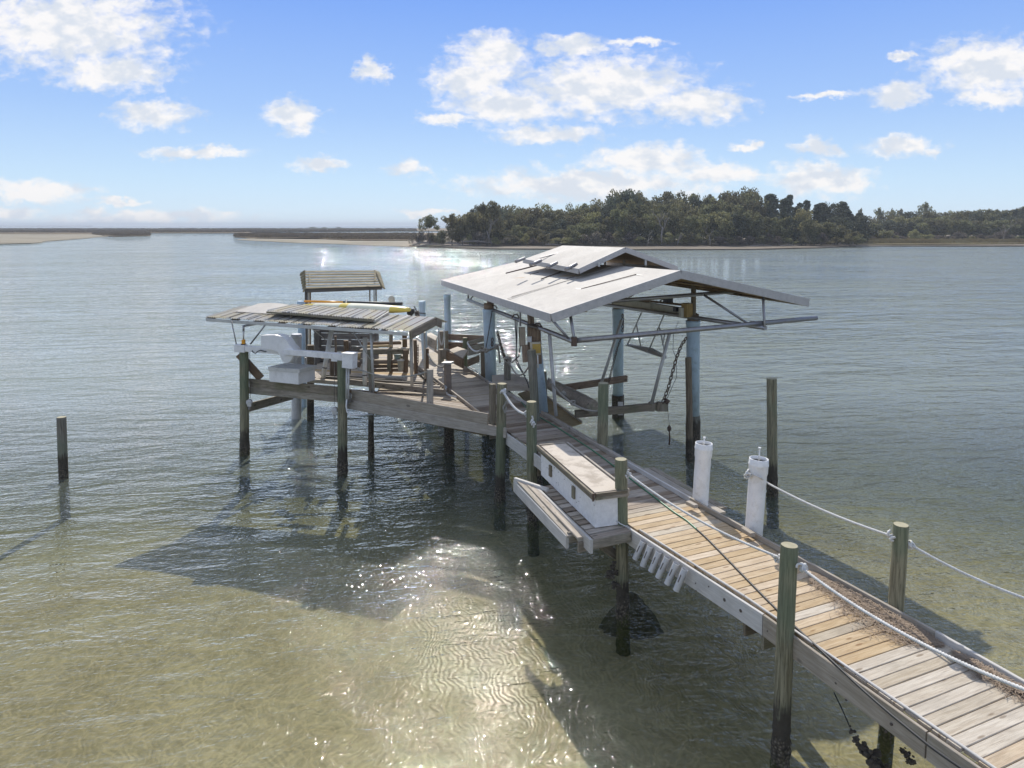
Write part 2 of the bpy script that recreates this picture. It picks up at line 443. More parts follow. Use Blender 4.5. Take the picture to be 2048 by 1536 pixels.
M['concrete'] = simple('bare grey post', (0.24, 0.20, 0.165), 0.9, dirt=0.3, scale=6)

def roof_white():
    m, n, b, out = mat('white roof membrane')
    co, rnd = objco(n)
    g = n.noise(co, 0.9, 7, 0.65); g2 = n.noise(co, 9, 5, 0.65)
    base = n.mix(n.mapr(g, 0.35, 0.65, 0, 1, True), (0.44, 0.405, 0.355), (0.52, 0.485, 0.43))
    base = n.mix(n.mapr(g2, 0.56, 0.76, 0, 0.5), base, (0.30, 0.275, 0.24))
    g3 = n.noise(n.vmath('MULTIPLY', co, (2.2, .5, 1)), 1.6, 6, 0.7)
    base = n.mix(n.mapr(g3, 0.52, 0.72, 0, 0.5), base, (0.33, 0.31, 0.28))
    n.put(b.inputs['Base Color'], base); b.inputs['Roughness'].default_value = 0.75
    b.inputs['Specular IOR Level'].default_value = 0.3
    n.put(b.inputs['Normal'], n.bump(n.noise(co, 2.2, 5, 0.6), 0.35, 0.03))
    return m
M['roof'] = roof_white()
M['roof_edge'] = simple('grey roof edge', (0.46, 0.44, 0.42), 0.55, dirt=0.5, dirtcol=(0.30, 0.28, 0.26), scale=9, spec=0.3)
def tin():
    m, n, b, out = mat('corrugated metal sheet')
    co, rnd = objco(n)
    geo = n.node('ShaderNodeNewGeometry')
    g = n.noise(n.vmath('MULTIPLY', co, (1.3, 0.8, 1.0)), 1.2, 5, 0.6)
    g2 = n.noise(co, 6, 6, 0.7)
    base = n.mix(n.mapr(g, 0.4, 0.6, 0, 1, True), (0.40, 0.395, 0.385), (0.43, 0.385, 0.275))
    base = n.mix(n.mapr(g2, 0.56, 0.78, 0, 0.6), base, (0.23, 0.20, 0.155))
    n.put(b.inputs['Base Color'], base); b.inputs['Roughness'].default_value = 0.8
    b.inputs['Specular IOR Level'].default_value = 0.15
    return m
M['tin'] = tin()
# ------------------------------------------------------------------ the pier
TH = math.radians(24.0)
U = Vector((-math.sin(TH), math.cos(TH), 0)); V = Vector((math.cos(TH), math.sin(TH), 0))
def st(p): return (p.dot(U), p.dot(V))
def xy(s, t, z=DECK): return Vector((U.x * s + V.x * t, U.y * s + V.y * t, z))
Lm = [st(dk(*p)) for p in [(1798, 1426.6), (1587, 1272), (1525, 1229), (1259, 1057.6), (1054, 895), (1006, 862), (951, 823), (907, 788), (867, 760), (846, 742)]]
Rm = [st(dk(*p)) for p in [(2040, 1374), (1981, 1335), (1858, 1265), (1736, 1197), (1597, 1122), (1437, 1035), (1300, 955), (1253, 928), (1071, 819), (1015, 787), (964, 758), (925, 733), (887, 714), (850, 686)]]
def interp(tab, s):
    tab = sorted(tab)
    if s <= tab[0][0]: return tab[0][1]
    if s >= tab[-1][0]: return tab[-1][1]
    for (a, b), (c, d) in zip(tab, tab[1:]):
        if a <= s <= c: return b + (d - b) * (s - a) / (c - a)
def Lt(s): return interp(Lm, s)
def Rt(s): return interp(Rm, s)
S_NEAR = 0.8; S_FAR = 28.5
walk = empty('pier_walkway', xy(12, Lt(12), 0.0) * 1.0, 'long timber pier walkway running from the lower right corner out to the boat shelters', 'pier')
BW = 0.1455
s = S_NEAR; k = 0
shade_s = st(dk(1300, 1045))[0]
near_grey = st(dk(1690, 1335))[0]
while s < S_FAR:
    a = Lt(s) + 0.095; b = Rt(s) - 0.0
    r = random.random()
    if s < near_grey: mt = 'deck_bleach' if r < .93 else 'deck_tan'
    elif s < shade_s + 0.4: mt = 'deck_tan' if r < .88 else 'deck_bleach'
    elif s < 17.2: mt = 'deck_dull_shade' if r < .6 else 'deck_grey'  # boards in the roof shadow: shade painted in by darker boards
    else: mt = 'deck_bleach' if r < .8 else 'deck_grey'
    dz = random.uniform(-0.004, 0.004); j = random.uniform(-0.012, 0.012)
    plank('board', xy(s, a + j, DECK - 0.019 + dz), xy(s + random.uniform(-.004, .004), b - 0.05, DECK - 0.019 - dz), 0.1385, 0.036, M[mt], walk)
    s += BW; k += 1
def runs(tabf, s0, s1, step=2.4):
    out = []; n = max(1, round((s1 - s0) / step))
    for i in range(n): out.append((s0 + (s1 - s0) * i / n, s0 + (s1 - s0) * (i + 1) / n))
    return out
sj = st(dk(1524, 1229))[0]; s_kn = st(dk(1006, 862))[0]
# left fascia, with the thin rail strip standing just inside it
lbreaks = [S_NEAR, 4.2, sj, st(dk(1259, 1057))[0], 12.9, s_kn + 0.05]
for a, b in zip(lbreaks, lbreaks[1:]):
    mt = 'fascia_pale' if b > sj + 1 else 'fascia'
    if a >= 10: mt = 'fascia_pale'
    plank('fascia_board', xy(a + .004, Lt(a) + 0.02, DECK - 0.135), xy(b - .004, Lt(b) + 0.02, DECK - 0.135), 0.04, 0.27, M[mt], walk)
for a, b in [(S_NEAR, 3.0), (3.0, sj + 0.4), (sj + .4, 9.0)]:
    plank('edge_strip', xy(a + .003, Lt(a) + 0.108, DECK + 0.011), xy(b - .003, Lt(b) + 0.108, DECK + 0.011), 0.03, 0.022, M['fascia_pale'], walk)
# right edge: raised curb over a fascia
rb = [S_NEAR, 2.6, 5.2, 7.4, 9.6, 11.6, 14.0, 16.5, 19.5, 22.5, 25.5, S_FAR]
for i, (a, b) in enumerate(zip(rb, rb[1:])):
    mt = 'fascia' if i % 3 != 1 else 'fascia_pale'
    plank('curb_board', xy(a + .004, Rt(a) - 0.02, DECK + 0.035), xy(b - .004, Rt(b) - 0.02, DECK + 0.035), 0.042, 0.09, M[mt], walk)
    plank('fascia_board', xy(a + .004, Rt(a) + 0.024, DECK - 0.12), xy(b - .004, Rt(b) + 0.024, DECK - 0.12), 0.04, 0.26, M['fascia'], walk)
for a, b in [(9.6, 12.5), (12.5, 16.4)]:
    plank('curb_board', xy(a, Rt(a) + 0.068, DECK + 0.02), xy(b, Rt(b) + 0.068, DECK + 0.02), 0.042, 0.06, M['fascia'], walk)
# outer shelf planks beyond the curb
for o_ in (0.20, 0.345):
    a, b = 8.9 + o_, 11.4
    plank('shelf_board', xy(a, Rt(a) + o_ + .05, DECK - 0.05), xy(b, Rt(b) + o_ + .05, DECK - 0.05), 0.135, 0.04, M['beam' if o_ > .3 else 'fascia'], walk)
# left curb of the far part
lb2 = [s_kn + 1.6, 19.3, 21.6, 24.0]
for a, b in zip(lb2, lb2[1:]):
    plank('curb_board', xy(a + .004, Lt(a) + 0.0, DECK + 0.035), xy(b - .004, Lt(b) + 0.0, DECK + 0.035), 0.045, 0.09, M['fascia'], walk)
# joists and cross beams under the deck
for o_ in (0.33, 0.66):
    for a, b in [(S_NEAR, 6), (6, 12), (12, 18), (18, 24), (24, S_FAR)]:
        plank('joist', xy(a, Lt(a) * (1 - o_) + Rt(a) * o_, DECK - 0.15), xy(b, Lt(b) * (1 - o_) + Rt(b) * o_, DECK - 0.15), 0.045, 0.22, M['beam'], walk)
for a, b in list(zip(lbreaks, lbreaks[1:])) + [(s_kn + .05, 18.2), (18.2, 20.6), (20.6, 24)]:
    plank('sun_block_ledger', xy(a + .01, Lt(a) + .095, DECK - .17), xy(b - .01, Lt(b) + .095, DECK - .17), .085, .2, M['beam'], walk)  # added under the deck edge to block sun streaks through the gap
    if a > 15: plank('sun_block_ledger', xy(a, Lt(a) - .03, DECK - .17), xy(b, Lt(b) - .03, DECK - .17), .10, .2, M['beam'], walk)
for s in (6.6, 9.9, 13.2, 16.0, 19.5, 23.0, 26.5):
    for q in (-.16, .16):
        plank('cross_beam', xy(s + q, Lt(s) + 0.07, DECK - 0.385), xy(s + q, Rt(s) + 0.15, DECK - 0.385), 0.045, 0.22, M['beam'], walk)
# bolts and knots that show on the left fascia
nb = MB()
for (px, py, r) in [(1452, 1199, .022), (1483, 1221, .022), (1791, 1445, .014), (1697, 1398, .012), (1676, 1365, .012), (1615, 1320, .012), (1397, 1165, .010), (1422, 1172, .010), (1398, 1180, .010), (1560, 1275, .010), (1535, 1262, .01), (1870, 1488, .012), (1780, 1460, .012)]:
    p = onplane(px, py, xy(6, Lt(6), DECK), V) if True else None
    s_, t_ = st(p); p = xy(s_, Lt(s_) - 0.003, p.z)
    nb.tube([p + V * 0.01, p - V * 0.004], r, 8)
nb.build('bolt_head', M['nail'], walk, kind=None)

def clip_line(poly, s, o=U):
    ts = []
    for i in range(len(poly)):
        (s1, t1), (s2, t2) = poly[i], poly[(i + 1) % len(poly)]
        if (s1 - s) * (s2 - s) <= 0 and abs(s1 - s2) > 1e-6: ts.append(t1 + (t2 - t1) * (s - s1) / (s2 - s1))
    if len(ts) < 2: return None
    return min(ts), max(ts)
def deck_fill(parent, pts, z, mats, ang=None, w=0.1455, name='board'):
    """boards laid across a plan polygon, each clipped to the outline"""
    u = U if ang is None else Vector((-math.sin(ang), math.cos(ang), 0)); v = Vector((u.y, -u.x, 0))
    poly = [(p.dot(u), p.dot(v)) for p in pts]
    s = min(q[0] for q in poly) + w / 2
    while s < max(q[0] for q in poly) - w * .4:
        c = clip_line(poly, s)
        if c and c[1] - c[0] > 0.1:
            a = u * s + v * c[0]; b = u * s + v * c[1]
            plank(name, Vector((a.x, a.y, z - .019)), Vector((b.x, b.y, z - .019)), w - .008, 0.036, M[random.choice(mats)], parent)
        s += w

# ------------------------------------------------------------------ pilings
def post(label, top, bot, d, dia, mt='pile', name='piling', cat='piling', zend=None, group=None, cap=None, ragged=False, dtop=None):
    a = Q(*top, dtop or d); b = Q(*bot, d)
    ax = (b - a).normalized()
    z1 = b.z if zend is None else zend
    b = a + ax * ((z1 - a.z) / ax.z)
    rng = random.Random(int(top[0] * 7 + top[1]))
    mb = MB(); n = 20; L = (b - a).length
    ts = [0.0] + [min(1.0, x / L) for x in (0.01, 0.12)]
    steps = max(3, int(L / 0.05))
    ts = [0, 0.012 / L] + [i / steps for i in range(1, steps + 1)]
    pts = []; rad = []
    bx = [rng.uniform(-.012, .012) for _ in range(2)]
    for t in ts:
        p = a.lerp(b, t) + Vector((bx[0], bx[1], 0)) * math.sin(t * 5)
        r = dia / 2 * (0.98 + 0.05 * t) * (1 + rng.uniform(-.008, .008))
        if p.z < 0.30 and ragged: r *= 1 + rng.uniform(.0, .12)
        if t == 0: r *= 0.93
        pts.append(p); rad.append(r)
    mb.tube(pts, dia / 2, n, 0, caps=False, radii=rad)
    # low lobes so that the section is not a perfect circle
    ph = rng.uniform(0, 6)
    cx = a
    for i, vtx in enumerate(mb.v):
        k = i // n; c = pts[k]; o = vtx - c; an = math.atan2(o.y, o.x)
        f = 1 + 0.025 * math.sin(2 * an + ph) + 0.015 * math.sin(5 * an + ph * 2 + vtx.z * .8)
        if ragged and vtx.z < 0.45: f *= 1.03 + 0.26 * mn.noise(Vector((vtx.x * 17, vtx.y * 17, vtx.z * 15)))
        mb.v[i] = c + o * f
    mb.f.append(tuple(range(n))[::-1] if False else tuple(range(n))); mb.m.append(1); mb.sm.append(False)
    o = mb.build(name, [M[mt], M['endgrain']], None, origin=Vector((b.x, b.y, b.z)))
    tag(o, label, cat, group)
    return o, a, b
BED = -2.6
G = 'pilings that carry the pier'
P_LONE, *_ = post('lone dark piling standing in open water at the far left', (123, 834), (128, 957), wt(128, 957).y, 0.215, 'pile_grey', zend=BED, group='free standing pilings')
P1, *_ = post('tall green piling under the left end of the white lift beam', (488, 702), (489, 908), 19.15, 0.245, 'pile', zend=BED, group=G, ragged=True)
P2, *_ = post('green piling under the right end of the white lift beam, grey junction box beside it', (684, 720), (685, 946), 17.6, 0.245, 'pile', zend=BED, group=G, ragged=True)
post('slim grey piling below the angled platform fascia, right of the second lift piling', (742, 800), (742, 912), wt(742, 912).y, 0.155, 'pile_barn', zend=BED, group=G, ragged=True)
post('stout barnacled piling under the middle of the angled platform', (898, 848), (899, 905), wt(898, 905).y, 0.28, 'pile_barn', zend=BED, group=G, ragged=True)
post('rust streaked green piling at the corner where angled platform meets walkway', (1004, 767), (1000, 1000), 15.95, 0.225, 'pile', zend=BED, group=G, ragged=True)
post('green piling at the far end of the white dock box, frayed rope ends on it', (1063, 803), (1066, 1054), 14.6, 0.215, 'pile', zend=BED, group=G, ragged=True)
post('oyster crusted green piling at the near end of the white dock box', (1242, 918), (1246, 1232), 11.0, 0.195, 'pile', zend=BED, group=G, ragged=True)
post('big green piling in the foreground against the left fascia', (1579, 1090), (1562, 1512), 7.95, 0.195, 'pile', zend=BED, group=G, ragged=True)
p = dk(1790, 1216)
post('green piling behind the right curb with white ropes knotted on both sides', (1802, 1049), (1790, 1216), p.y, 0.185, 'pile', zend=BED, group=G)
post('free standing green piling in the water behind the white pipes', (1543.5, 757), (1545, 988), 16.2, 0.225, 'pile', zend=BED, group='free standing pilings', ragged=True)
post('slim mossy piling leaning on the near right blue post', (1376.5, 715), (1380, 905), 18.6, 0.17, 'pile_brown', zend=BED, group='free standing pilings')
p = dk(1205, 893)
post('green piling right of the walkway opposite the white dock box', (1207, 766), (1205, 893), p.y + .1, 0.235, 'pile', zend=BED, group=G)
p = dk(1088, 826)
post('dark square topped piling next to the plywood ramp', (1086, 744), (1088, 826), p.y + .1, 0.19, 'pile_grey', zend=BED, group=G)
p = dk(1013, 785)
post('grey piling with a dark rope wrapped round its top, left of the board clad post', (1015, 713), (1014, 785), p.y + .15, 0.195, 'pile_grey', zend=BED, group=G)
p = dk(966, 757)
post('rope tied timber piling just left of the left blue roof post', (967, 694), (968, 757), p.y + .15, 0.20, 'pile_brown', zend=BED, group=G)
p = dk(931, 735)
post('short green post at the near end of the corner bench', (930, 675), (931, 735), p.y + .1, 0.165, 'pile', zend=BED, group=G)
# short posts
def square_post(label, top, bot, d, w, mt='beam', zend=None, group=None, name='timber_post', cat='post', dep=None, up=None):
    a = Q(*top, d); b = Q(*bot, d)
    if zend is not None: b = a + (b - a) * ((zend - a.z) / (b.z - a.z))
    o = plank(name, b, a, w, dep or w, M[mt], None, up=U if up is None else up, ch=.008)
    return tag(o, label, cat, group)
GP = 'short posts along the deck edges'
square_post('weathered square post beside the knuckle piling', (985, 768), (985, 846), 16.0, 0.125, 'beam', group=GP)
square_post('grey notched post on the angled platform fascia carrying the sagging rope', (860, 738), (860, 808), 16.9, 0.135, 'fascia', group=GP, zend=1.6)
p = dk(896, 781)
square_post('grey purple mooring post with a pale cleat on its top, on the left walkway curb', (895, 728), (896, 781), p.y, 0.17, 'concrete', group=GP)
square_post('slender grey post between lift beam and angled platform', (741, 700), (743, 782), 18.2, 0.12, 'beam', group=GP, zend=1.6)
square_post('mossy post in front of the dark board wall, yellow top', (621, 690), (621, 742), 22.6, 0.20, 'pile_brown', group=GP, zend=-2)
square_post('low brown post under the lift beam, right of the leaning guide pipe', (664, 716), (664, 747), 22.1, 0.13, 'beam_brown', group=GP, zend=1.5)
square_post('reddish rusty post close to the right lift piling, thinner than its neighbour', (671, 672), (672, 746), 22.2, 0.07, 'beam_brown', group=GP, zend=1.5)
square_post('dark narrow post at the left end of the dark board wall', (634, 660), (634, 744), 24.2, 0.16, 'wall_dark', group=GP, zend=1.5)
square_post('second brown paired post before the dark board wall, right of its twin', (699, 683), (699, 745), 22.5, 0.08, 'wall_dark', group=GP, zend=1.5)
square_post('brown paired post before the dark board wall', (692, 681), (693, 745), 22.3, 0.14, 'beam_brown', group=GP, zend=1.5)
square_post('tall dark green post in the middle of the work bench', (782, 664), (782, 742), 22.6, 0.10, 'beam', group=GP, zend=1.5)
square_post('dark brown upper post at the right end of the work bench', (809, 668), (811, 742), 22.7, 0.13, 'beam_brown', group=GP, zend=1.5)
square_post('brown bored post at the edge of the walkway beside the work bench', (830, 680), (832, 745), 22.4, 0.10, 'beam_brown', group=GP, zend=1.5)
square_post('low brown post with pale cap on the far walkway edge', (853, 697), (853, 757), 21.9, 0.125, 'beam_brown', group=GP, zend=1.5)
square_post('square timber post behind the corner bench, hung with white rope', (882, 662), (882, 700), 24.2, 0.17, 'beam', group=GP, zend=-1)

# ------------------------------------------------------------------ pipes over pilings
def pipe_post(label, top, bot, d, dia, mt, inner='pvc_inner', zend=None, name='pipe_post', cap=False, rod=0.0, group=None, bell=0.22, cat='pipe post'):
    a = Q(*top, d); b = Q(*bot, d)
    if zend is not None: b = a + (b - a) * ((zend - a.z) / (b.z - a.z))
    e = empty(name, b, label, cat, group)
    ax = (b - a).normalized(); r = dia / 2; mb = MB()
    L = (b - a).length
    prof = [(0.0, .97), (.006, 1.0), (.012, 1.02), (.06, 1.02), (.075, 1.06), (.10, 1.06), (.115, 1.02), (bell, 1.02), (bell + .04, .93)]
    k = 8
    prof += [(bell + .04 + (L - bell - .04) * i / k, .93) for i in range(1, k + 1)]
    prof = [(t, f) for t, f in prof if t <= L + 1e-4]
    mb.tube([a + ax * t for t, f in prof], r, 28, 0, caps=False, radii=[r * f for t, f in prof], axis=ax)
    mb.build('sleeve', M[mt], e)
    mb = MB(); dn = 0.0 if cap else 0.06
    mb.tube([a + ax * (dn + .03), a + ax * dn], r * .93, 28)
    mb.build('pile_top', M[mt if cap else inner], e)
    if not cap:
        mb = MB(); mb.tube([a + ax * .05, a - ax * .002, a - ax * .001, a + ax * .03], r, 28, caps=False, radii=[r * .93, r * .93, r * 1.0, r * 1.01], axis=ax); mb.build('rim', M[mt], e)
    if rod:
        mb = MB(); mb.tube([a + ax * .05, a - ax * rod], 0.012, 8); mb.tube([a - ax * (rod - .01), a - ax * (rod + .015)], .022, 8); mb.build('rod', M['pvc_white'], e)
    return e
GW = 'white plastic pipe posts beside the right curb'
p = dk(1400, 1012)
w1_ = pipe_post('white plastic pipe post, the farther of the two beside the right curb, bare of rope', (1408, 886), (1400, 1012), p.y + .16, 0.285, 'pvc_white', zend=0.6, rod=.09, group=GW)
p = dk(1507, 1070)
w2_ = pipe_post('white plastic pipe post, the nearer one, with a rope tied round its neck', (1518, 917), (1507, 1070), p.y + .16, 0.285, 'pvc_white', 'black', zend=0.6, rod=.16, group=GW)
GB = 'blue sleeved pilings under the boat shelter roof'
DA = 21.3; DB = 17.7; DC = 22.9; DD = 19.1
def blue_pile(label, top, bot_blue, wl, d, dia, dtop_brown=True, mt='blue', zb=None):
    a = Q(*top, d); bb = Q(*bot_blue, d); ww = Q(*wl, d)
    ax = (ww - a).normalized(); bottom = a + ax * ((BED - a.z) / ax.z)
    e = empty('blue_piling', bottom, label, 'piling', GB)
    mb = MB(); r = dia / 2
    mb.tube([a + ax * x for x in (0.0, .05, .10, .12, .30, .36)] + [bb], r, 24, 0, radii=[r * f for f in (1.05, 1.09, 1.09, 1.04, 1.04, 1.0, .96)])
    mb.build('sleeve', M[mt], e)
    mb = MB(); mb.tube([a - ax * .18, a + ax * .02], r * .86, 18); mb.build('timber_cap', M['beam_brown'], e)
    mb = MB(); n = 18
    pts = [bb + (bottom - bb) * (i / 24) for i in range(25)]
    mb.tube(pts, r * .95, n, caps=False, radii=[r * (1.0 + (0.10 if q.z > -.2 and q.z < 1.0 else 0)) for q in pts])
    for i, q in enumerate(mb.v):
        c = pts[i // n]; mb.v[i] = c + (q - c) * (1 + .12 * mn.noise(q * 9))
    mb.build('barnacled_base', M['pile_barn'], e)
    return a, bb
A_t, A_b = blue_pile('blue sleeved piling at the far left corner of the boat shelter, beside the walkway', (978, 618), (982, 760), (984, 905), DA, 0.355, mt='blue_pale')
B_t, B_b = blue_pile('blue piling partly hidden by brown boards and a yellow panel', (1070, 664), (1086, 824), (1088, 925), DB, 0.28)
C_t, C_b = blue_pile('blue piling at the far right of the boat shelter, chain hanging on it', (1236, 617), (1236, 790), (1236, 832), DC, 0.36)
D_t, D_b = blue_pile('tallest blue piling at the near right of the boat shelter', (1386, 641), (1386, 830), (1386, 905), DD, 0.36)
GBK = 'blue pipe posts behind the corrugated roof'
pipe_post('light blue pipe post behind the corner bench', (894, 590), (896, 668), 24.6, 0.24, 'blue_pale', cap=True, zend=-1, rod=.0, group=GBK)
pipe_post('short blue pipe post right of the yellow kayak', (844, 602), (847, 655), 25.0, 0.235, 'blue_pale', cap=True, zend=-1, group=GBK)
pipe_post('pale blue capped pipe post left of the slatted roof, a hook on top', (602, 602), (604, 700), 24.4, 0.27, 'blue_pale', cap=True, zend=-1, rod=0.0, group=GBK)
pipe_post('grey white pipe post with flanged lid behind the winch cover', (593, 668), (593, 745), 22.9, 0.34, 'pvc_grey', cap=True, zend=-1, group=GBK, bell=.02)
# ------------------------------------------------------------------ angled platform (left)
Pa = Q(499, 757, 19.35); Pb = Q(700, 777, 17.8); Pc = Q(976, 827, 16.05)
plat = empty('angled_platform', Vector((Pb.x, Pb.y, 0)), 'grey angled side platform with a two board fascia, joining the walkway from the left', 'platform')
def off(p, dz=0, back=0.0, ref=None): return p + Vector((0, back, dz))
UPW = Vector((0, 0, 1))
m2 = Q(704, 779, 17.75)
plank('fascia_board', Pa + Vector((0, 0, -.115)), Q(674, 773, 18.0) + Vector((0, 0, -.115)), 0.045, 0.225, M['beam'], plat)
plank('fascia_board', Pa + Vector((-.15, .06, -.33)), Q(674, 773, 18.0) + Vector((0, 0.05, -.325)), 0.045, 0.19, M['beam'], plat)
plank('fascia_board', m2 + Vector((0, 0, -.135)), Pc + Vector((0, 0, -.135)), 0.045, 0.265, M['fascia'], plat)
plank('fascia_board', m2 + Vector((-.3, .10, -.37)), Pc + Vector((.42, -.2, -.395)), 0.045, 0.235, M['fascia'], plat)
kn = dk(1003, 862)
plank('fascia_board', Q(674, 773, 18.0) + Vector((0, 0.05, -.325)), m2 + Vector((0, .1, -.37)), 0.045, 0.21, M['beam'], plat)
# deck between the fascia and the walkway
PZ = 1.56
pA = Q(738, 783, 17.75); pA.z = PZ; pC = Vector((Pc.x, Pc.y, PZ)) + Vector((.25, -.1, 0))
poly = [Vector((pA.x, pA.y + .06, PZ)), Vector((pC.x, pC.y + .06, PZ)), xy(st(dk(951, 823))[0], Lt(17.9) - .05, PZ), xy(20.2, Lt(20.2) - .05, PZ), Vector((-3.9, 20.9, PZ))]
deck_fill(plat, poly, PZ, ['deck_bleach', 'deck_grey', 'deck_dull_shade'], ang=math.radians(-30))
plank('back_beam', Q(700, 764, 20.3), Q(893, 785, 19.6), 0.09, 0.16, M['beam'], plat)
plank('joist', Vector((pA.x + .6, pA.y + .5, PZ - .15)), Vector((pC.x - .3, pC.y + .6, PZ - .15)), 0.05, 0.2, M['beam'], plat)
# planks leaning at the left end
plank('brace', Q(478, 708, 19.35), Q(522, 757, 19.3), 0.05, 0.22, M['beam_brown'], plat, up=(0.7, 0, .7))
plank('brace', Q(497, 815, 19.4), Q(585, 791, 21.6), 0.06, 0.24, M['beam'], plat)
plank('brace', Q(506, 737, 19.5), Q(520, 757, 19.5), 0.05, 0.2, M['beam'], plat, up=(0.7, 0, .7))

# ------------------------------------------------------------------ rear platform with wall and work bench
rear = empty('rear_platform', Vector((-5.0, 24.0, 0)), 'sunlit rear timber platform under the corrugated roof, brown beams along its near edge', 'platform')
rp = [dk(628, 747), dk(850, 763), xy(26.0, Lt(26) - .03), Vector((-7.1, 26.3, DECK))]
deck_fill(rear, rp, DECK, ['deck_bleach', 'deck_grey', 'lumber'], ang=math.radians(-12))
a_ = rp[0]; b_ = rp[1]
plank('edge_beam', a_ + Vector((0, -.04, -.12)), b_ + Vector((0, -.04, -.12)), 0.05, 0.24, M['beam'], rear)
plank('edge_beam', a_ + Vector((.3, -.4, -.42)), b_ + Vector((.1, -.4, -.42)), 0.12, 0.14, M['beam_brown'], rear)
plank('joist', Vector((-7, 25.2, DECK - .16)), Vector((-3.6, 25.2, DECK - .16)), 0.05, 0.24, M['beam'], rear)
wall = empty('board_wall', Q(690, 742, 24.3), 'dark wall of horizontal boards at the back of the rear platform', 'wall')
for i in range(7):
    y0 = 742 - (i + .5) * 12.6
    plank('board', Q(628, y0 - 1, 24.4), Q(757, y0 + 1, 24.0), 0.03, 0.205, M['wall_dark'], wall)
for x in (640, 700, 752): plank('stud', Q(x, 742, 24.5), Q(x, 654, 24.5), 0.09, 0.09, M['wall_dark'], wall, up=U)
bench = empty('work_bench', Q(775, 742, 22.6), 'brown timber work bench with a cap rail and slatted low front under the roof', 'bench')
plank('rail', Q(722, 688, 22.9), Q(802, 686, 22.7), 0.05, 0.09, M['beam_brown'], bench)
plank('rail', Q(722, 699.5, 22.5), Q(800, 698, 22.4), 0.26, 0.05, M['beam'], bench)
plank('cap_rail', Q(797, 697, 22.3), Q(820, 697, 22.25), 0.20, 0.05, M['deck_bleach'], bench)
plank('apron', Q(724, 704, 22.35), Q(818, 703, 22.2), 0.045, 0.16, M['beam'], bench)
plank('lumber_piece', Q(733, 693, 22.4), Q(784, 691.5, 22.35), 0.09, 0.07, M['lumber'], bench)
for y in (725, 733, 741):
    plank('slat', Q(735, y, 22.4), Q(806, y - 1, 22.2), 0.035, 0.105, M['beam_brown'], bench)
plank('top_slat', Q(735, 720.5, 22.5), Q(806, 719.5, 22.3), 0.14, 0.03, M['deck_bleach'], bench)
plank('leg', Q(778, 742, 22.2), Q(778, 706, 22.2), 0.10, 0.10, M['beam'], bench, up=U)
plank('leg', Q(811, 742, 22.1), Q(811, 700, 22.1), 0.14, 0.14, M['beam_brown'], bench, up=U)
plank('leg', Q(737, 742, 22.3), Q(737, 705, 22.3), 0.10, 0.10, M['beam'], bench, up=U)
plank('thin_rail', Q(722, 683, 22.9), Q(800, 682.5, 22.7), 0.02, 0.02, M['galv_pale'], bench)
plank('thin_rail', Q(800, 678, 22.5), Q(824, 677, 22.2), 0.03, 0.03, M['galv_pale'], bench)
# bucket, bin, log rounds
def lathe(label, name, base, prof, mt, cat, n=20, group=None):
    mb = MB(); mb.tube([base + Vector((0, 0, z)) for z, r in prof], 1, n, radii=[r for z, r in prof])
    return tag(mb.build(name, M[mt], None, origin=base), label, cat, group)
lathe('pale teal tapered bucket standing on the slatted shelf of the work bench', 'bucket', Q(795, 720, 22.45), [(0, .085), (.02, .095), (.17, .115), (.175, .125), (.19, .125)], 'teal', 'bucket')
lathe('tall beige bin beside the right leg of the work bench', 'bin', Q(801.5, 741, 21.9), [(0, .075), (.02, .08), (.30, .10), (.31, .115), (.33, .115)], 'bin', 'bin')
mb = MB(); mb.tube([Q(711, 712, 22.2), Q(721, 712, 22.2)], .105, 14)
tag(mb.build('log_round', M['lumber'], None, origin=Q(716, 716, 22.2)), 'pale cut log round, the upper one, behind the white guide pipe', 'log')
mb = MB(); mb.tube([Q(713, 727, 22.2), Q(721, 729, 22.2)], .10, 14)
tag(mb.build('log_round', M['beam_brown'], None, origin=Q(716, 731, 22.2)), 'dark cut log round lying below the pale one', 'log')

# ------------------------------------------------------------------ corrugated shed roof
eL = Q(414, 634, 19.7); eR = Q(817, 662, 17.45); rL = Q(487, 612, 21.0); rR = Q(869, 635, 18.85)
shed = empty('corrugated_roof', Vector((eR.x - 2, eR.y + 1, 2.9)), 'low corrugated metal roof over the left boat lift, white sheet at its far left', 'roof')
run = (eR - eL).length
def corr(name, a0, a1, b0, b1, amp, pitch, mt, parent, thick=True):
    """corrugated sheet: ribs run from a (eave) to b (ridge)"""
    mb = MB(); L = (a1 - a0).length; n = max(4, int(L / pitch)) * 4
    nr = (a1 - a0).cross(b0 - a0).normalized()
    if nr.z < 0: nr = -nr
    rows = 6; vs = []
    for j in range(rows):
        v = j / (rows - 1)
        for i in range(n + 1):
            t = i / n
            p = (a0.lerp(a1, t)).lerp(b0.lerp(b1, t), v)
            h = amp * (math.cos(t * n / 4 * 2 * math.pi)) + .006 * mn.noise(Vector((t * 9, v * 3, 1)))
            vs.append(p + nr * h)
    fs = []
    for j in range(rows - 1):
        for i in range(n): q = j * (n + 1) + i; fs.append((q, q + 1, q + n + 2, q + n + 1))
    mb.add(vs, fs, 0, True)
    return mb.build(name, M[mt], parent)
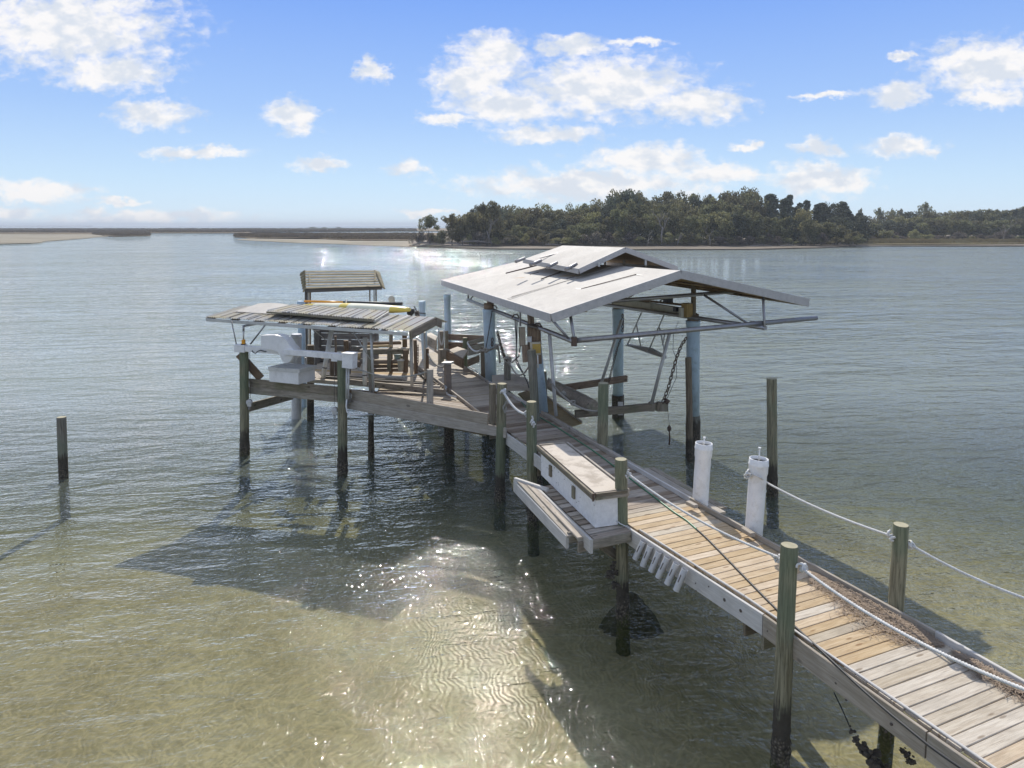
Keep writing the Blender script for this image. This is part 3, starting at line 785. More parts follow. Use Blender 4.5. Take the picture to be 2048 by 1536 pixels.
# separate lapped sheets
ns = 9; away = (rL - eL).normalized()
for i in range(ns):
    t0 = i / ns - .006; t1 = (i + 1) / ns + .006
    dz = Vector((0, 0, .008 * (i % 2)))
    corr('metal_sheet', eL.lerp(eR, t0) + dz, eL.lerp(eR, t1) + dz, rL.lerp(rR, t0) + dz, rL.lerp(rR, t1) + dz, .016, .076, 'tin', shed)
bk = Vector((.20, 1.30, -.30))
for i in range(5):
    t0 = i / 5 - .004; t1 = (i + 1) / 5 + .004
    corr('metal_sheet', rL.lerp(rR, t0), rL.lerp(rR, t1), rL.lerp(rR, t0) + bk, rL.lerp(rR, t1) + bk, .016, .076, 'tin', shed)
# long seams
d1 = (eR - eL).normalized()
for i in range(21):
    t = (i + .5) / 21
    a = eL.lerp(eR, t) + Vector((0, 0, .028)); b = rL.lerp(rR, t) + Vector((0, 0, .028))
    plank('seam_strip', a.lerp(b, .02), a.lerp(b, .97), .016, .010, M['rust'] if i % 3 else M['galv'], shed, ch=.002)
plank('eave_board', eL + Vector((0, -.02, -.075)), eR + Vector((0, -.02, -.075)), .04, .085, M['galv_pale'], shed)
plank('rake_board', eR + Vector((.04, 0, -.11)), rR + Vector((.04, 0, -.11)), .045, .21, M['beam'], shed)
plank('rake_board', rR + Vector((.04, 0, -.11)), rR + bk * .42 + Vector((.04, 0, -.13)), .045, .21, M['beam'], shed)
plank('rake_board', eL + Vector((-.02, 0, -.07)), rL + Vector((-.02, 0, -.07)), .045, .10, M['beam'], shed)
plank('ridge_beam', rL + Vector((0, 0, -.12)), rR + Vector((-.08, 0, -.12)), .05, .13, M['beam'], shed)
for i in range(1, 8):
    t = i / 8
    plank('rafter', eL.lerp(eR, t) + Vector((0, .05, -.08)), rL.lerp(rR, t) + Vector((0, 0, -.08)), .045, .09, M['beam'], shed)
# raised white sheet at the far left
mb = MB(); vs = []; nn = 12
for j in range(5):
    for i in range(nn + 1):
        t = i / nn
        p = (eL.lerp(eR, .06 + .27 * t)).lerp(rL.lerp(rR, .06 + .27 * t), .45 + .7 * j / 4)
        vs.append(p + Vector((0, 0, .03 + .06 * (j / 4) ** .7 * math.sin(math.pi * min(1, t * 1.15 + .1)))))
mb.add(vs, [(j * (nn + 1) + i, j * (nn + 1) + i + 1, (j + 1) * (nn + 1) + i + 1, (j + 1) * (nn + 1) + i) for j in range(4) for i in range(nn)], 0, True)
mb.build('white_sheet', M['roof'], shed)
# upper small roof
uL = Q(534, 621, 19.4); uR = Q(747, 638.5, 18.3); vL = Q(590, 609, 20.6); vR = Q(775, 622, 19.5)
upr = (uR - uL)
for i in range(5):
    t0 = i / 5 - .004; t1 = (i + 1) / 5 + .004
    corr('upper_sheet', uL.lerp(uR, t0), uL.lerp(uR, t1), vL.lerp(vR, t0), vL.lerp(vR, t1), .016, .076, 'tin', shed)
for i in range(15):
    t = (i + .5) / 15
    a = uL.lerp(uR, t) + Vector((0, 0, .026)); b = vL.lerp(vR, t) + Vector((0, 0, .026))
    plank('seam_strip', a.lerp(b, .02), a.lerp(b, .97), .016, .010, M['rust'] if i % 3 else M['galv'], shed, ch=.002)
plank('eave_board', uL + Vector((0, -.02, -.045)), uR + Vector((0, -.02, -.045)), .04, .05, M['beam'], shed)
plank('rake_board', uR + Vector((.02, 0, -.05)), vR + Vector((.02, 0, -.05)), .04, .07, M['galv_pale'], shed)
for (x, y, d) in [(584, 626, 19.2), (682, 634, 18.7)]:
    plank('prop', Q(x + 1, y, d), Q(x - 3, y + 10, d - .05), .03, .05, M['beam'], shed, up=U)
# supports: pipes and struts
def rod(name, a, b, r, mt, parent, n=8):
    mb = MB(); mb.tube([a, b], r, n); return mb.build(name, M[mt], parent)
rod('strut', Q(463, 642, 19.3), Q(473, 690, 19.2), .016, 'galv', shed)
rod('strut', Q(532, 648, 19.0), Q(501, 688, 19.1), .022, 'galv', shed)
rod('arm', Q(529, 645, 19.2), Q(487, 652, 19.2), .03, 'galv', shed)
rod('arm', Q(487, 650, 19.2), Q(487, 664, 19.2), .03, 'galv', shed)
rod('post', Q(742, 664, 18.0), Q(747, 782, 18.0), .035, 'galv_pale', shed)
rod('post', Q(822, 668, 19.0), Q(824, 772, 19.0), .045, 'galv_pale', shed)
rod('post', Q(849, 664, 20.4), Q(850, 757, 20.9), .03, 'galv_pale', shed)
rod('strut', Q(622, 656, 19.5), Q(653, 681, 19.7), .012, 'galv_pale', shed)
rod('strut', Q(704, 660, 18.4), Q(741, 719, 18.1), .014, 'galv_pale', shed)
rod('strut', Q(753, 666, 18.2), Q(744, 687, 18.1), .014, 'galv', shed)

# ------------------------------------------------------------------ slatted roof
slr = empty('slatted_roof', Q(690, 745, 25.2), 'small mossy roof of overlapping wooden slats on thin posts behind the yellow kayak', 'roof')
tL = (609, 542); tR = (750, 541.5); bL = (611, 580); bR = (764, 575)
rows = 7
for i in range(rows):
    t0 = i / rows; t1 = (i + .50) / rows
    dd = 26.4 - 1.6 * t0; de = 26.4 - 1.6 * t1
    def L_(t): return (tL[0] + (bL[0] - tL[0]) * t, tL[1] + (bL[1] - tL[1]) * t)
    def R_(t): return (tR[0] + (bR[0] - tR[0]) * t, tR[1] + (bR[1] - tR[1]) * t)
    a0 = Q(*L_(t0), dd); a1 = Q(*L_(t1), de); b0 = Q(*R_(t0), dd + .1); b1 = Q(*R_(t1), de + .1)
    ca = (a0 + a1) / 2; cb = (b0 + b1) / 2; upv = (a0 - a1).normalized()
    plank('slat', ca, cb, .022, (a0 - a1).length, M['slat'], slr, up=upv)
    # end slats turning round the hipped ends
    eA = Q(L_(t0)[0] - 8 + 5 * t0, L_(t0)[1] + 5, dd + .45)
    plank('end_slat', ca, eA + Vector((0, 0, -.03)), .05, (a0 - a1).length * .9, M['slat'], slr, up=upv)
    eB = Q(R_(t0)[0] + 9 - 3 * t0, R_(t0)[1] + 3.5, dd + .5)
    plank('end_slat', cb, eB + Vector((0, 0, -.03)), .05, (a0 - a1).length * .9, M['slat'], slr, up=upv)
    # dark strips added behind the slats, standing in for shade in the gaps
    plank('gap_shade_strip', ca + Vector((0.05, 0.12, -.10)), cb + Vector((-.05, 0.12, -.10)), .02, .14, M['wall_dark'], slr, up=upv)
plank('hip_strip', Q(619, 548, 26.0), Q(619, 566, 25.2), .05, .02, M['slat'], slr, up=(0, -1, .5))
plank('hip_strip', Q(750, 542, 26.2), Q(750, 562, 25.3), .05, .02, M['slat'], slr, up=(0, -1, .5))
plank('beam', Q(611, 581.5, 25.0), Q(764, 575.5, 25.1), .08, .13, M['wall_dark'], slr)
for (x0, y0, x1, w_, d_, mt) in [(612.5, 580, 613, .10, 25.1, 'wall_dark'), (617.5, 581, 618, .04, 26.0, 'deck_bleach'), (620.5, 582, 621, .05, 26.2, 'beam_brown'), (739.5, 576, 741, .045, 25.2, 'beam'), (748, 576, 750, .035, 26.0, 'beam'), (752, 576, 753, .05, 25.4, 'beam')]:
    plank('post', Q(x0, y0, d_), Q(x1, 742, d_), w_, w_, M[mt], slr, up=U)

# ------------------------------------------------------------------ yellow kayak on the roof
ka = Q(607, 610.5, 21.0); kb = Q(819, 616, 20.0)
kay = empty('kayak', (ka + kb) / 2 + Vector((0, 0, -.12)), 'yellow and cream kayak with a dark gunwale lying on top of the corrugated roof', 'kayak')
mb = MB(); rings = []
nk = 26
for i in range(nk + 1):
    t = i / nk; c = ka.lerp(kb, t); w_ = .30 * (math.sin(math.pi * min(1, max(0.02, t * .93 + .03)))) ** .55 + .01; h_ = .15 * (math.sin(math.pi * min(1, t * .9 + .08))) ** .4
    ring = []
    for k in range(12):
        a = 2 * math.pi * k / 12
        dirp = Vector((-(kb - ka).y, (kb - ka).x, 0)).normalized()
        ring.append(c + dirp * math.cos(a) * w_ + Vector((0, 0, math.sin(a) * h_ - .05)))
    rings.append(ring)
for rg in rings: mb.v += rg
for i in range(nk):
    for k in range(12):
        q = (k + 1) % 12
        col = 0 if (i < 3 or i > nk - 5) else 1
        if 10 <= i <= 11: col = 0
        mb.f.append((i * 12 + k, i * 12 + q, (i + 1) * 12 + q, (i + 1) * 12 + k)); mb.m.append(col); mb.sm.append(True)
mb.f.append(tuple(range(11, -1, -1))); mb.m.append(0); mb.sm.append(False)
mb.f.append(tuple(nk * 12 + k for k in range(12))); mb.m.append(0); mb.sm.append(False)
hull = mb.build('hull', [M['yellow'], M['cream']], kay)
mb = MB(); mb.tube([ka.lerp(kb, t) + Vector((.0, .12, .10)) for t in (.35, .6, .93)], .045, 8); mb.build('gunwale', M['black'], hull)
mb = MB(); mb.tube([ka.lerp(kb, t) + Vector((.0, .10, .11)) for t in (.0, .2, .38)], .03, 8); mb.build('gunwale', M['orange'], hull, label='orange front gunwale strip')
rod('strap', ka.lerp(kb, .41) + Vector((0, -.2, -.15)), ka.lerp(kb, .41) + Vector((0, .12, .17)), .03, 'black', kay)
# paddle blade sticking up, black outboard
mb = MB(); c = Q(786, 606, 20.6)
mb.tube([c + Vector((-.07 + .0, 0, .20)), c + Vector((-.05, 0, .15)), c + Vector((-.02, 0, .0)), c + Vector((.02, 0, -.12))], .1, 12, radii=[.05, .095, .09, .05])
for i, q in enumerate(mb.v): mb.v[i] = Vector((q.x, c.y + (q.y - c.y) * .2, q.z))
tag(mb.build('paddle_blade', M['bin'], None, origin=c + Vector((0, 0, -.15))), 'tan paddle blade standing upright behind the yellow kayak', 'paddle')
ob = empty('outboard_motor', Q(828, 640, 20.2), 'small black outboard motor at the right end of the yellow kayak', 'outboard motor')
mb = MB()
for (a, b, ra, rb2) in [((816, 629), (823, 622), .09, .11), ((823, 622), (829, 622), .11, .05)]:
    mb.tube([Q(*a, 20.2), Q((a[0] + b[0]) / 2, (a[1] + b[1]) / 2, 20.2), Q(*b, 20.2)], .1, 12, radii=[ra * .6, (ra + rb2) / 2, rb2])
mb.build('cowl', M['black'], ob)
rod('shaft', Q(822, 624, 20.2), Q(824, 640, 20.2), .035, 'black', ob)
mb = MB(); mb.tube([Q(828, 612, 20.3), Q(831, 618, 20.3), Q(834, 624, 20.3), Q(840, 626, 20.3), Q(851, 627, 20.4)], .018, 8); mb.build('tiller', M['black'], ob)
mb = MB(); mb.bar(Q(833, 622, 20.2), Q(837, 640, 20.2), .12, .12); mb.build('bracket', M['wall_dark'], ob)

# ------------------------------------------------------------------ white lift beam with winch
lift = empty('boat_lift', Q(590, 755, 19.0), 'white aluminium boat lift beam with a moulded winch cover bridging two green pilings', 'boat lift')
bl = Q(473, 694, 19.1); br = Q(690, 712, 17.6)
plank('main_beam', Q(480, 696, 19.05), Q(690, 713, 17.62), .12, .15, M['alum'], lift)
plank('end_plate', Q(472, 696, 19.05), Q(492, 697, 18.95), .16, .20, M['alum'], lift)
plank('end_plate', Q(666, 713.5, 17.72), Q(688, 715.5, 17.6), .17, .20, M['alum'], lift)
# winch cover: extruded profile
prof = [(522, 671), (549, 670), (563, 673), (572, 680), (578, 690), (587, 699), (588, 706), (585, 716), (580, 723), (573, 727), (565, 723), (560, 712), (556, 704), (548, 701), (522, 696)]
df = 18.35
def ccurve(p):
    out = []
    for i in range(len(p)):
        a = Vector(p[i]); b = Vector(p[(i + 1) % len(p)]); out.append(a); out.append((a + b) / 2)
    return out
mb = MB(); front = [Q(p[0], p[1], df) for p in prof]; backp = [q + Vector((.10, .26, .0)) for q in front]
mb.quadprism([p for p in front], [p for p in backp]); wcov = mb.build('winch_cover', M['fiberglass'], lift)
mb = MB(); c = Q(568, 708, df - .02); mb.tube([c, c + Vector((0, -.012, 0))], .055, 20); mb.build('cover_boss', M['alum'], wcov)
mb = MB(); mb.tube([Q(573, 716, df + .13), Q(590, 716, df + .2)], .13, 20); mb.build('drum', M['pvc_grey'], lift)
rod('bolt', Q(585, 705, df - .05), Q(591, 705, df - .05), .02, 'rust', lift)
lp = empty('beacon_light', Q(487, 690, 19.0), 'small orange beacon light at the left end of the white lift beam', 'lamp')
mb = MB(); mb.bar(Q(487, 690, 19), Q(487, 687.5, 19), .11, .11, up=(0, 1, 0)); mb.build('lamp_base', M['black'], lp)
mb = MB(); mb.bar(Q(487, 687.5, 19), Q(487, 679.5, 19), .085, .085, up=(0, 1, 0), ch=.012); mb.build('lens', M['orange'], lp)
rod('pipe', Q(487, 679, 19.05), Q(487, 662, 19.05), .022, 'galv_pale', lp)
def hose_loop(pts, r, mt, name, parent, d): mb = MB(); mb.tube([Q(x, y, d) for x, y in pts], r, 8); mb.build(name, M[mt], parent)
hose_loop([(504, 701), (507, 705), (511, 707), (515, 703), (521, 700.5), (530, 703), (538, 702)], .014, 'black', 'cable', lift, 18.6)
for (x0, y0, x1, y1, d) in [(499.5, 702, 500.5, 797, 19.05), (668.5, 722, 668.5, 812, 17.65)]:
    rod('cable', Q(x0, y0, d), Q(x1, y1, d), .006, 'cable', lift)
rod('cable', Q(668, 835, 17.65), Q(671, 930, 17.65), .004, 'cable', lift)
for nm, (x, y, d), lb in [('pulley_block', (498.5, 805, 19.0), 'grey pulley block hanging beside the left lift piling'), ('pulley_block', (669, 821, 17.6), 'grey pulley block hanging beside the right lift piling, steel shackle below')]:
    pe = empty(nm, Q(x, y + 12, d), lb, 'pulley', 'pulley blocks of the lift')
    mb = MB(); c = Q(x, y - 1, d); mb.tube([c + Vector((0, -.05, 0)), c + Vector((0, .05, 0))], .075, 16); mb.build('sheave', M['pvc_grey'], pe)
    mb = MB(); mb.bar(Q(x, y, d - .055), Q(x, y + 8, d - .055), .11, .02, up=(0, 1, 0)); mb.bar(Q(x, y, d + .055), Q(x, y + 8, d + .055), .11, .02, up=(0, 1, 0)); mb.build('cheek', M['galv_pale'], pe)
    mb = MB(); mb.tube([Q(x - 1, y + 8, d), Q(x - 1.5, y + 14, d), Q(x + 1.5, y + 14, d), Q(x + 1, y + 8, d)], .012, 6); mb.build('shackle', M['galv'], pe)
jb = empty('junction_box', Q(699, 736, 17.3), 'grey white electrical junction box with conduit running down beside the lift piling', 'electrical box')
a = Q(700, 706.5, 17.3); b = Q(699, 735, 17.3)
mb = MB(); mb.bar(b, a, .30, .24, up=Vector((.35, .93, 0)), ch=.012); jbb = mb.build('box', M['alum'], jb)
mb = MB(); mb.bar(a, a + Vector((0, 0, .02)), .33, .27, up=Vector((.35, .93, 0))); mb.build('lid', M['fiberglass'], jbb)
for x in (693.5, 697.5): rod('conduit', Q(x, 736, 17.35), Q(x - 1, 798, 17.4), .022, 'pvc_grey', jb)
mb = MB(); mb.tube([Q(694, 790, 17.42), Q(692.5, 812, 17.42), Q(694, 824, 17.42), Q(703, 830, 17.4), (Q(722, 830, 17.5)), Q(745, 829, 17.7)], .020, 8); mb.build('conduit', M['pvc_white'], jb)
mb = MB(); mb.bar(Q(698, 786, 17.6), Q(698, 806, 17.6), .10, .05, up=(0, 1, 0)); mb.build('outlet_box', M['wall_dark'], jb)

sb = empty('storage_box', Q(577, 765, 19.0), 'low white storage box with a pale grey lid on the left platform below the winch', 'storage box')
def box4(name, fl, fr, back, h, mt, parent, lid=None, ch=0):
    """box from front-left and front-right base points, a depth vector and a height"""
    mb = MB(); fl = Vector(fl); fr = Vector(fr); b = [fl, fr, fr + back, fl + back]
    mb.quadprism(b, [p + Vector((0, 0, h)) for p in b]); return mb.build(name, M[mt], parent)
fl = Q(539, 763, 18.75); fr = Q(597, 769, 18.25); bkv = Vector((.28, .55, .0))
box4('body', fl, fr, bkv, .30, 'fiberglass', sb)
box4('lid', fl + Vector((-.02, -.03, .30)), fr + Vector((.04, -.03, .30)), bkv * 1.04, .10, 'box_dirty', sb)

# guide pipes of the left lift cradle
cr = empty('lift_cradle', Q(740, 775, 20.0), 'grey timber lift cradle lying between the two left platforms, white guide pipes rising from it', 'boat lift')
plank('bunk', Q(615, 760, 19.9), Q(676, 765, 19.6), .16, .10, M['deck_bleach'], cr)
plank('bunk', Q(712, 766, 20.3), Q(880, 774, 19.8), .10, .07, M['deck_bleach'], cr)
plank('cross_beam', Q(612, 753, 20.6), Q(870, 771, 20.3), .09, .10, M['wall_dark'], cr)
plank('board', Q(617, 738, 21.2), Q(640, 757, 20.2), .20, .04, M['deck_grey'], cr)
for (x0, y0, x1, y1, d, r) in [(663, 660, 646, 755, 20.0, .065), (730, 675, 729.5, 770, 19.6, .062), (611, 715, 611, 760, 21, .03)]:
    rod('guide_pipe', Q(x0, y0, d), Q(x1, y1, d), r, 'pvc_white' if r > .05 else 'galv_pale', cr, 14)
    if r > .05:
        a = Q(x1 + (x0 - x1) * .2, y1 + (y0 - y1) * .2, d); ax = (Q(x0, y0, d) - Q(x1, y1, d)).normalized()
        mb = MB(); mb.tube([a, a + ax * .03], r * 1.06, 14); mb.build('clamp', M['black'], cr)
for (x, y, d) in [(664, 704, 19.9)]:
    mb = MB(); c = Q(x, y, d); mb.bar(c + Vector((0, 0, -.12)), c + Vector((0, 0, .12)), .14, .03, up=(0, 1, 0)); mb.build('bracket', M['pvc_white'], cr)

# ------------------------------------------------------------------ boat shelter roof
FL = Q(1103, 628, 15.5); RR = Q(1361, 541, 16.5); ER = Q(1616, 598, 17.55)
BLk = Q(884, 560, 25.1); lenv = BLk - FL
R2 = RR + lenv + Vector((0, 0, -.20)); E2 = ER + lenv
roof = empty('boat_shelter_roof', Vector((RR.x + lenv.x / 2, RR.y + lenv.y / 2, 3.6)), 'large white gable roof over the right boat lift with raised ridge cap and steel pipe framing', 'roof')
def roof_sheet(name, a0, a1, b0, b1, thick, mt, nu=10, nv=6, sag=0.03, parent=roof, seed=0, lift=0.0):
    mb = MB(); vs = []
    nr = (a1 - a0).cross(b0 - a0).normalized()
    if nr.z < 0: nr = -nr
    for j in range(nv + 1):
        for i in range(nu + 1):
            p = a0.lerp(a1, i / nu).lerp(b0.lerp(b1, i / nu), j / nv)
            inner = min(1, 4 * min(i / nu, 1 - i / nu)) * min(1, 4 * min(j / nv, 1 - j / nv))
            vs.append(p + nr * (sag * (.6 + .6 * mn.noise(Vector((i * .55 + seed, j * .6, seed)))) * inner + lift))
    n1 = len(vs); fs = []
    for j in range(nv):
        for i in range(nu): q = j * (nu + 1) + i; fs.append((q, q + 1, q + nu + 2, q + nu + 1))
    mb.add(vs, fs, 0, True)
    mb.add([p - nr * thick for p in (a0, a1, b1, b0)], [(3, 2, 1, 0)], 1)
    return mb.build(name, [M[mt], M['soffit']], parent)
roof_sheet('left_panel', FL, BLk, RR, R2, .03, 'roof', seed=1)
roof_sheet('right_panel', ER, E2, RR, R2, .03, 'roof', seed=5)
FH = .20
def fascia(name, a, b, h=FH, mt='roof_edge', out=Vector((0, 0, 0)), parent=roof, w=.035):
    plank(name, a + Vector((0, 0, -h / 2 + .012)) + out, b + Vector((0, 0, -h / 2 + .012)) + out, w, h, M[mt], parent)
nf = (ER - FL).normalized()
fascia('gable_fascia', FL, RR, out=Vector((.006, -.02, 0))); fascia('gable_fascia', RR, ER, out=Vector((.006, -.02, 0)))
fascia('eave_fascia', FL, BLk, out=Vector((-.02, -.006, 0))); fascia('eave_fascia', ER, E2, out=Vector((.02, .0, 0)))
fascia('gable_fascia', BLk, R2, out=Vector((0, .02, 0))); fascia('gable_fascia', R2, E2, out=Vector((0, .02, 0)))
# rafters and purlins under the sheets
for i in range(8):
    t = .04 + .92 * i / 7; dv = lenv * t + Vector((0, 0, -.11))
    plank('rafter', FL + dv + nf * .05, RR + lenv * t + Vector((0, 0, -.11 - .2 * t)), .04, .13, M['soffit'], roof)
    plank('rafter', ER + dv - nf * .05, RR + lenv * t + Vector((0, 0, -.11 - .2 * t)), .04, .13, M['soffit'], roof)
for q in (.25, .5, .75):
    plank('purlin', FL.lerp(RR, q) + Vector((0, 0, -.19)), BLk.lerp(R2, q) + Vector((0, 0, -.19)), .09, .04, M['beam_brown'], roof)
    plank('purlin', ER.lerp(RR, q) + Vector((0, 0, -.19)), E2.lerp(R2, q) + Vector((0, 0, -.19)), .09, .04, M['beam_brown'], roof)
# dark battens lying on the left slope
npl = (BLk - FL).cross(RR - FL).normalized()
if npl.z < 0: npl = -npl
def onroof(px, py, lift=.02):
    q = onplane(px, py, FL, npl)
    # express in roof coordinates and re-evaluate on the slightly dropped far end
    e1 = lenv; e2 = RR - FL; w_ = q - FL
    a11 = e1.dot(e1); a12 = e1.dot(e2); a22 = e2.dot(e2); b1 = w_.dot(e1); b2 = w_.dot(e2)
    det = a11 * a22 - a12 * a12; s_ = (b1 * a22 - b2 * a12) / det; t_ = (a11 * b2 - a12 * b1) / det
    return FL + e1 * s_ + e2 * t_ + Vector((0, 0, -.20 * s_ * t_)) + npl * lift
for q in (.30,):
    a = FL + lenv * q; b = RR + lenv * q + Vector((0, 0, -.20 * q))
    plank('seam', a.lerp(b, .01) + npl * .034, a.lerp(b, .99) + npl * .034, .045, .008, M['roof'], roof, up=npl, ch=.001)
for (x0, y0, x1, y1) in [(1023.6, 594.8, 1119, 565), (1163, 578, 1272.7, 548.5), (1060, 546, 1078, 541), (1133, 556, 1150, 551)]:
    a = onroof(x0, y0); b = onroof(x1, y1)
    plank('batten', a, b, .035, .014, M['rust'], roof, up=npl, ch=.004)
for (x0, y0, x1, y1) in [(1012, 544, 1078, 524), (1083, 557.5, 1152, 529)]:
    a = onroof(x0, y0, .03); b = onroof(x1, y1, .03)
    mb = MB(); mb.tube([a, b], .02, 8); mb.build('loose_pipe', M['rust'], roof)
for (x0, y0, x1, y1) in [(1152, 577, 1167, 578), (1270, 548.5, 1286, 551)]:
    plank('crack_strip', onroof(x0, y0, .012), onroof(x1, y1, .012), .015, .006, M['galv_pale'], roof, up=npl, ch=.001)
rod('eave_stub', Q(914, 573, 24), Q(925, 570.5, 24.1), .05, 'rust', roof)
# raised ridge cap
cR = Q(1250.5, 495, 19.1); cL = Q(1158, 538, 18.7); cE = Q(1353, 533, 19.6)
fR = Q(1125, 491, 23.2); fLv = Q(1048, 518, 22.8); fE = cE + (fR - cR)
cap = bpy.data.objects.new('raised_cap', None)
roof_sheet('cap_panel', cL, fLv, cR, fR, .025, 'roof', nu=7, nv=4, seed=9)
roof_sheet('cap_panel', cE, fE, cR, fR, .025, 'roof', nu=7, nv=4, seed=12)
bpy.data.objects.remove(cap)
fascia('cap_fascia', cL, cR, .14, out=Vector((0, -.02, 0))); fascia('cap_fascia', cR, cE, .14, out=Vector((0, -.02, 0)))
fascia('cap_fascia', cL, fLv, .14, out=Vector((-.02, 0, 0))); fascia('cap_fascia', cE, fE, .14, out=Vector((.02, 0, 0)))
plank('cap_batten', Q(1080, 518, 21.6) + Vector((0, 0, .03)), cL.lerp(cR, 1) * 0 + Q(1165, 494.5, 22.2) + Vector((0, 0, .02)), .05, .03, M['galv'], roof, up=npl)
for (x0, y0, x1, y1) in [(1031.5, 523.5, 1049, 516.5), (1060, 530, 1082, 521), (1094, 535, 1114, 525.5), (1131, 539.5, 1153, 528)]:
    mb = MB(); mb.tube([Q(x0, y0, 21 - (x1 - 1049) * .02), Q(x1, y1, 21 - (x1 - 1049) * .02 + .35)], .045, 10); mb.build('cap_pipe_end', M['galv'], roof)
for t in (.2, .5, .8):
    for e_, r_ in ((cL, cR), (cE, cR)):
        c = e_.lerp(r_, .3) + (fR - cR) * t
        plank('cap_prop', c + Vector((0, 0, -.28)), c + Vector((0, 0, -.03)), .06, .06, M['galv_pale'], roof, up=U)
plank('cap_prop', Q(1198, 533, 18.75), Q(1198, 525, 18.75), .05, .05, M['galv_pale'], roof, up=U)
plank('cap_prop', Q(1291, 530, 19.3), Q(1291, 519, 19.3), .05, .05, M['galv_pale'], roof, up=U)
# steel pipes
def pipe(x0, y0, d0, x1, y1, d1, r, mt='galv', name='pipe', n=12):
    mb = MB(); a = Q(x0, y0, d0); b = Q(x1, y1, d1); mb.tube([a, b], r, n); mb.build(name, M[mt], roof); return a, b
pipe(936, 600, 24.0, 1147, 683, 15.4, .055)
pipe(1143, 682, 15.45, 1633, 636, 17.4, .058)
pipe(1188, 606, 22.5, 1531, 656, 16.8, .055)
pipe(1140, 609, 17.4, 1496, 581, 18.9, .05)
pipe(1098, 633, 15.6, 1137, 677, 15.5, .03); pipe(1139, 620, 15.9, 1148, 676, 15.4, .034)
pipe(1408, 590, 17.6, 1494, 646, 17.0, .03); pipe(1526, 588, 17.3, 1529, 654, 16.8, .03)
pipe(936.5, 578, 24.0, 936.8, 600, 24.0, .03); pipe(953, 583, 23.6, 940, 600, 23.9, .022)
pipe(1284, 577, 20.5, 1236, 610, 22.8, .03)
mb = MB(); c = Q(1148, 680, 15.4); mb.bar(c + Vector((-.06, 0, -.03)), c + Vector((.06, 0, -.03)), .12, .20, up=(0, 0, 1)); mb.build('pipe_coupler', M['rust'], roof)
for (x, y0, y1, d, w_, mt) in [(980, 590, 620, 21.3, .15, 'beam_brown'), (1064, 622, 660, 17.9, .13, 'beam_brown'), (1387, 562, 640, 19.0, .10, 'beam'), (1040.5, 615, 652, 18.1, .04, 'galv')]:
    plank('king_post', Q(x, y1, d), Q(x - (4 if x == 1064 else 0), y0, d), w_, w_, M[mt], roof, up=U)
for c in (Q(987, 617, 21.2), Q(1031, 636, 19.2), Q(1075, 654, 17.6), Q(1389, 634, 19.0), Q(1228, 612, 22.7), Q(1505, 651, 16.9)):
    mb = MB(); mb.tube([c + Vector((-.10, 0, 0)), c + Vector((-.04, 0, .09)), c + Vector((.05, 0, .09)), c + Vector((.11, 0, 0))], .02, 6); mb.build('pipe_strap', M['rust'], roof)
# winch beam between the two right pilings
wb = empty('winch_beam', Q(1300, 622, 20.9), 'weathered white winch beam spanning the two right blue pilings under the gable roof', 'beam')
plank('beam', Q(1230, 603, 22.7), Q(1374, 627, 19.1), .14, .27, M['white_wood'], wb)
plank('top_flange', Q(1230, 594.5, 22.7), Q(1372, 610.5, 19.1), .20, .04, M['beam_brown'], wb)
plank('lower_plate', Q(1300, 619, 20.9), Q(1326, 624, 20.3), .12, .10, M['black'], wb)
plank('tan_block', Q(1374, 607, 18.9), Q(1374, 633, 18.9), .20, .24, M['lumber'], wb, up=U)
mb = MB(); mb.bar(Q(1364, 634, 18.9), Q(1364, 615, 18.9), .14, .10, up=U); mb.build('end_plate', M['white_wood'], wb)
mb = MB(); mb.bar(Q(1336, 605, 20.0), Q(1336, 594, 20.0), .20, .2, up=U); mb.build('motor', M['black'], wb)
mb = MB(); mb.bar(Q(1352, 623, 19.2), Q(1352, 614, 19.2), .10, .14, up=U); mb.build('outlet', M['black'], wb)
mb = MB(); mb.tube([Q(1320, 602, 20.2), Q(1326, 598, 20.2), Q(1331, 603, 20.1)], .02, 6); mb.build('wire', M['rust'], wb)
rod('bracket', Q(1302, 602, 20.6), Q(1302, 618, 20.6), .04, 'white_wood', wb)
rod('rod', Q(1277, 612, 21.6), Q(1270, 600, 21.6), .012, 'rust', wb); rod('rod', Q(1308, 615, 20.5), Q(1314, 601, 20.5), .012, 'rust', wb)

# board clad post on the near left blue piling
bx = empty('meter_boards', Q(1065, 735, 17.5), 'brown boards and switch boxes fastened to the walkway side blue piling', 'board panel')
plank('board', Q(1068, 652, 17.5), Q(1071, 728, 17.5), .03, .32, M['beam_brown'], bx, up=(1, .1, 0))
plank('board', Q(1045, 654, 17.45), Q(1046, 690, 17.45), .10, .12, M['deck_grey'], bx, up=(1, .1, 0))
plank('board', Q(1040.5, 654, 17.5), Q(1042, 692, 17.5), .06, .08, M['beam'], bx, up=(1, .1, 0))
plank('board', Q(1050, 690, 17.45), Q(1052, 724, 17.45), .08, .16, M['beam_brown'], bx, up=(1, .1, 0))
plank('board', Q(1056, 648, 17.55), Q(1058, 726, 17.55), .04, .05, M['wall_dark'], bx, up=(1, .1, 0))
plank('cap', Q(1054, 650, 17.5), Q(1080, 656, 17.5), .3, .05, M['wall_dark'], bx)
mb = MB(); mb.bar(Q(1059, 673, 17.4), Q(1059, 684, 17.4), .11, .06, up=(0, 1, 0), ch=.01); mb.build('switch_box', M['pvc_grey'], bx)
yb = MB(); yb.bar(Q(1070.5, 684, 17.35), Q(1071.5, 709, 17.35), .26, .10, up=(0, 1, 0), ch=.01); yb.build('yellow_panel', M['bin'], bx)
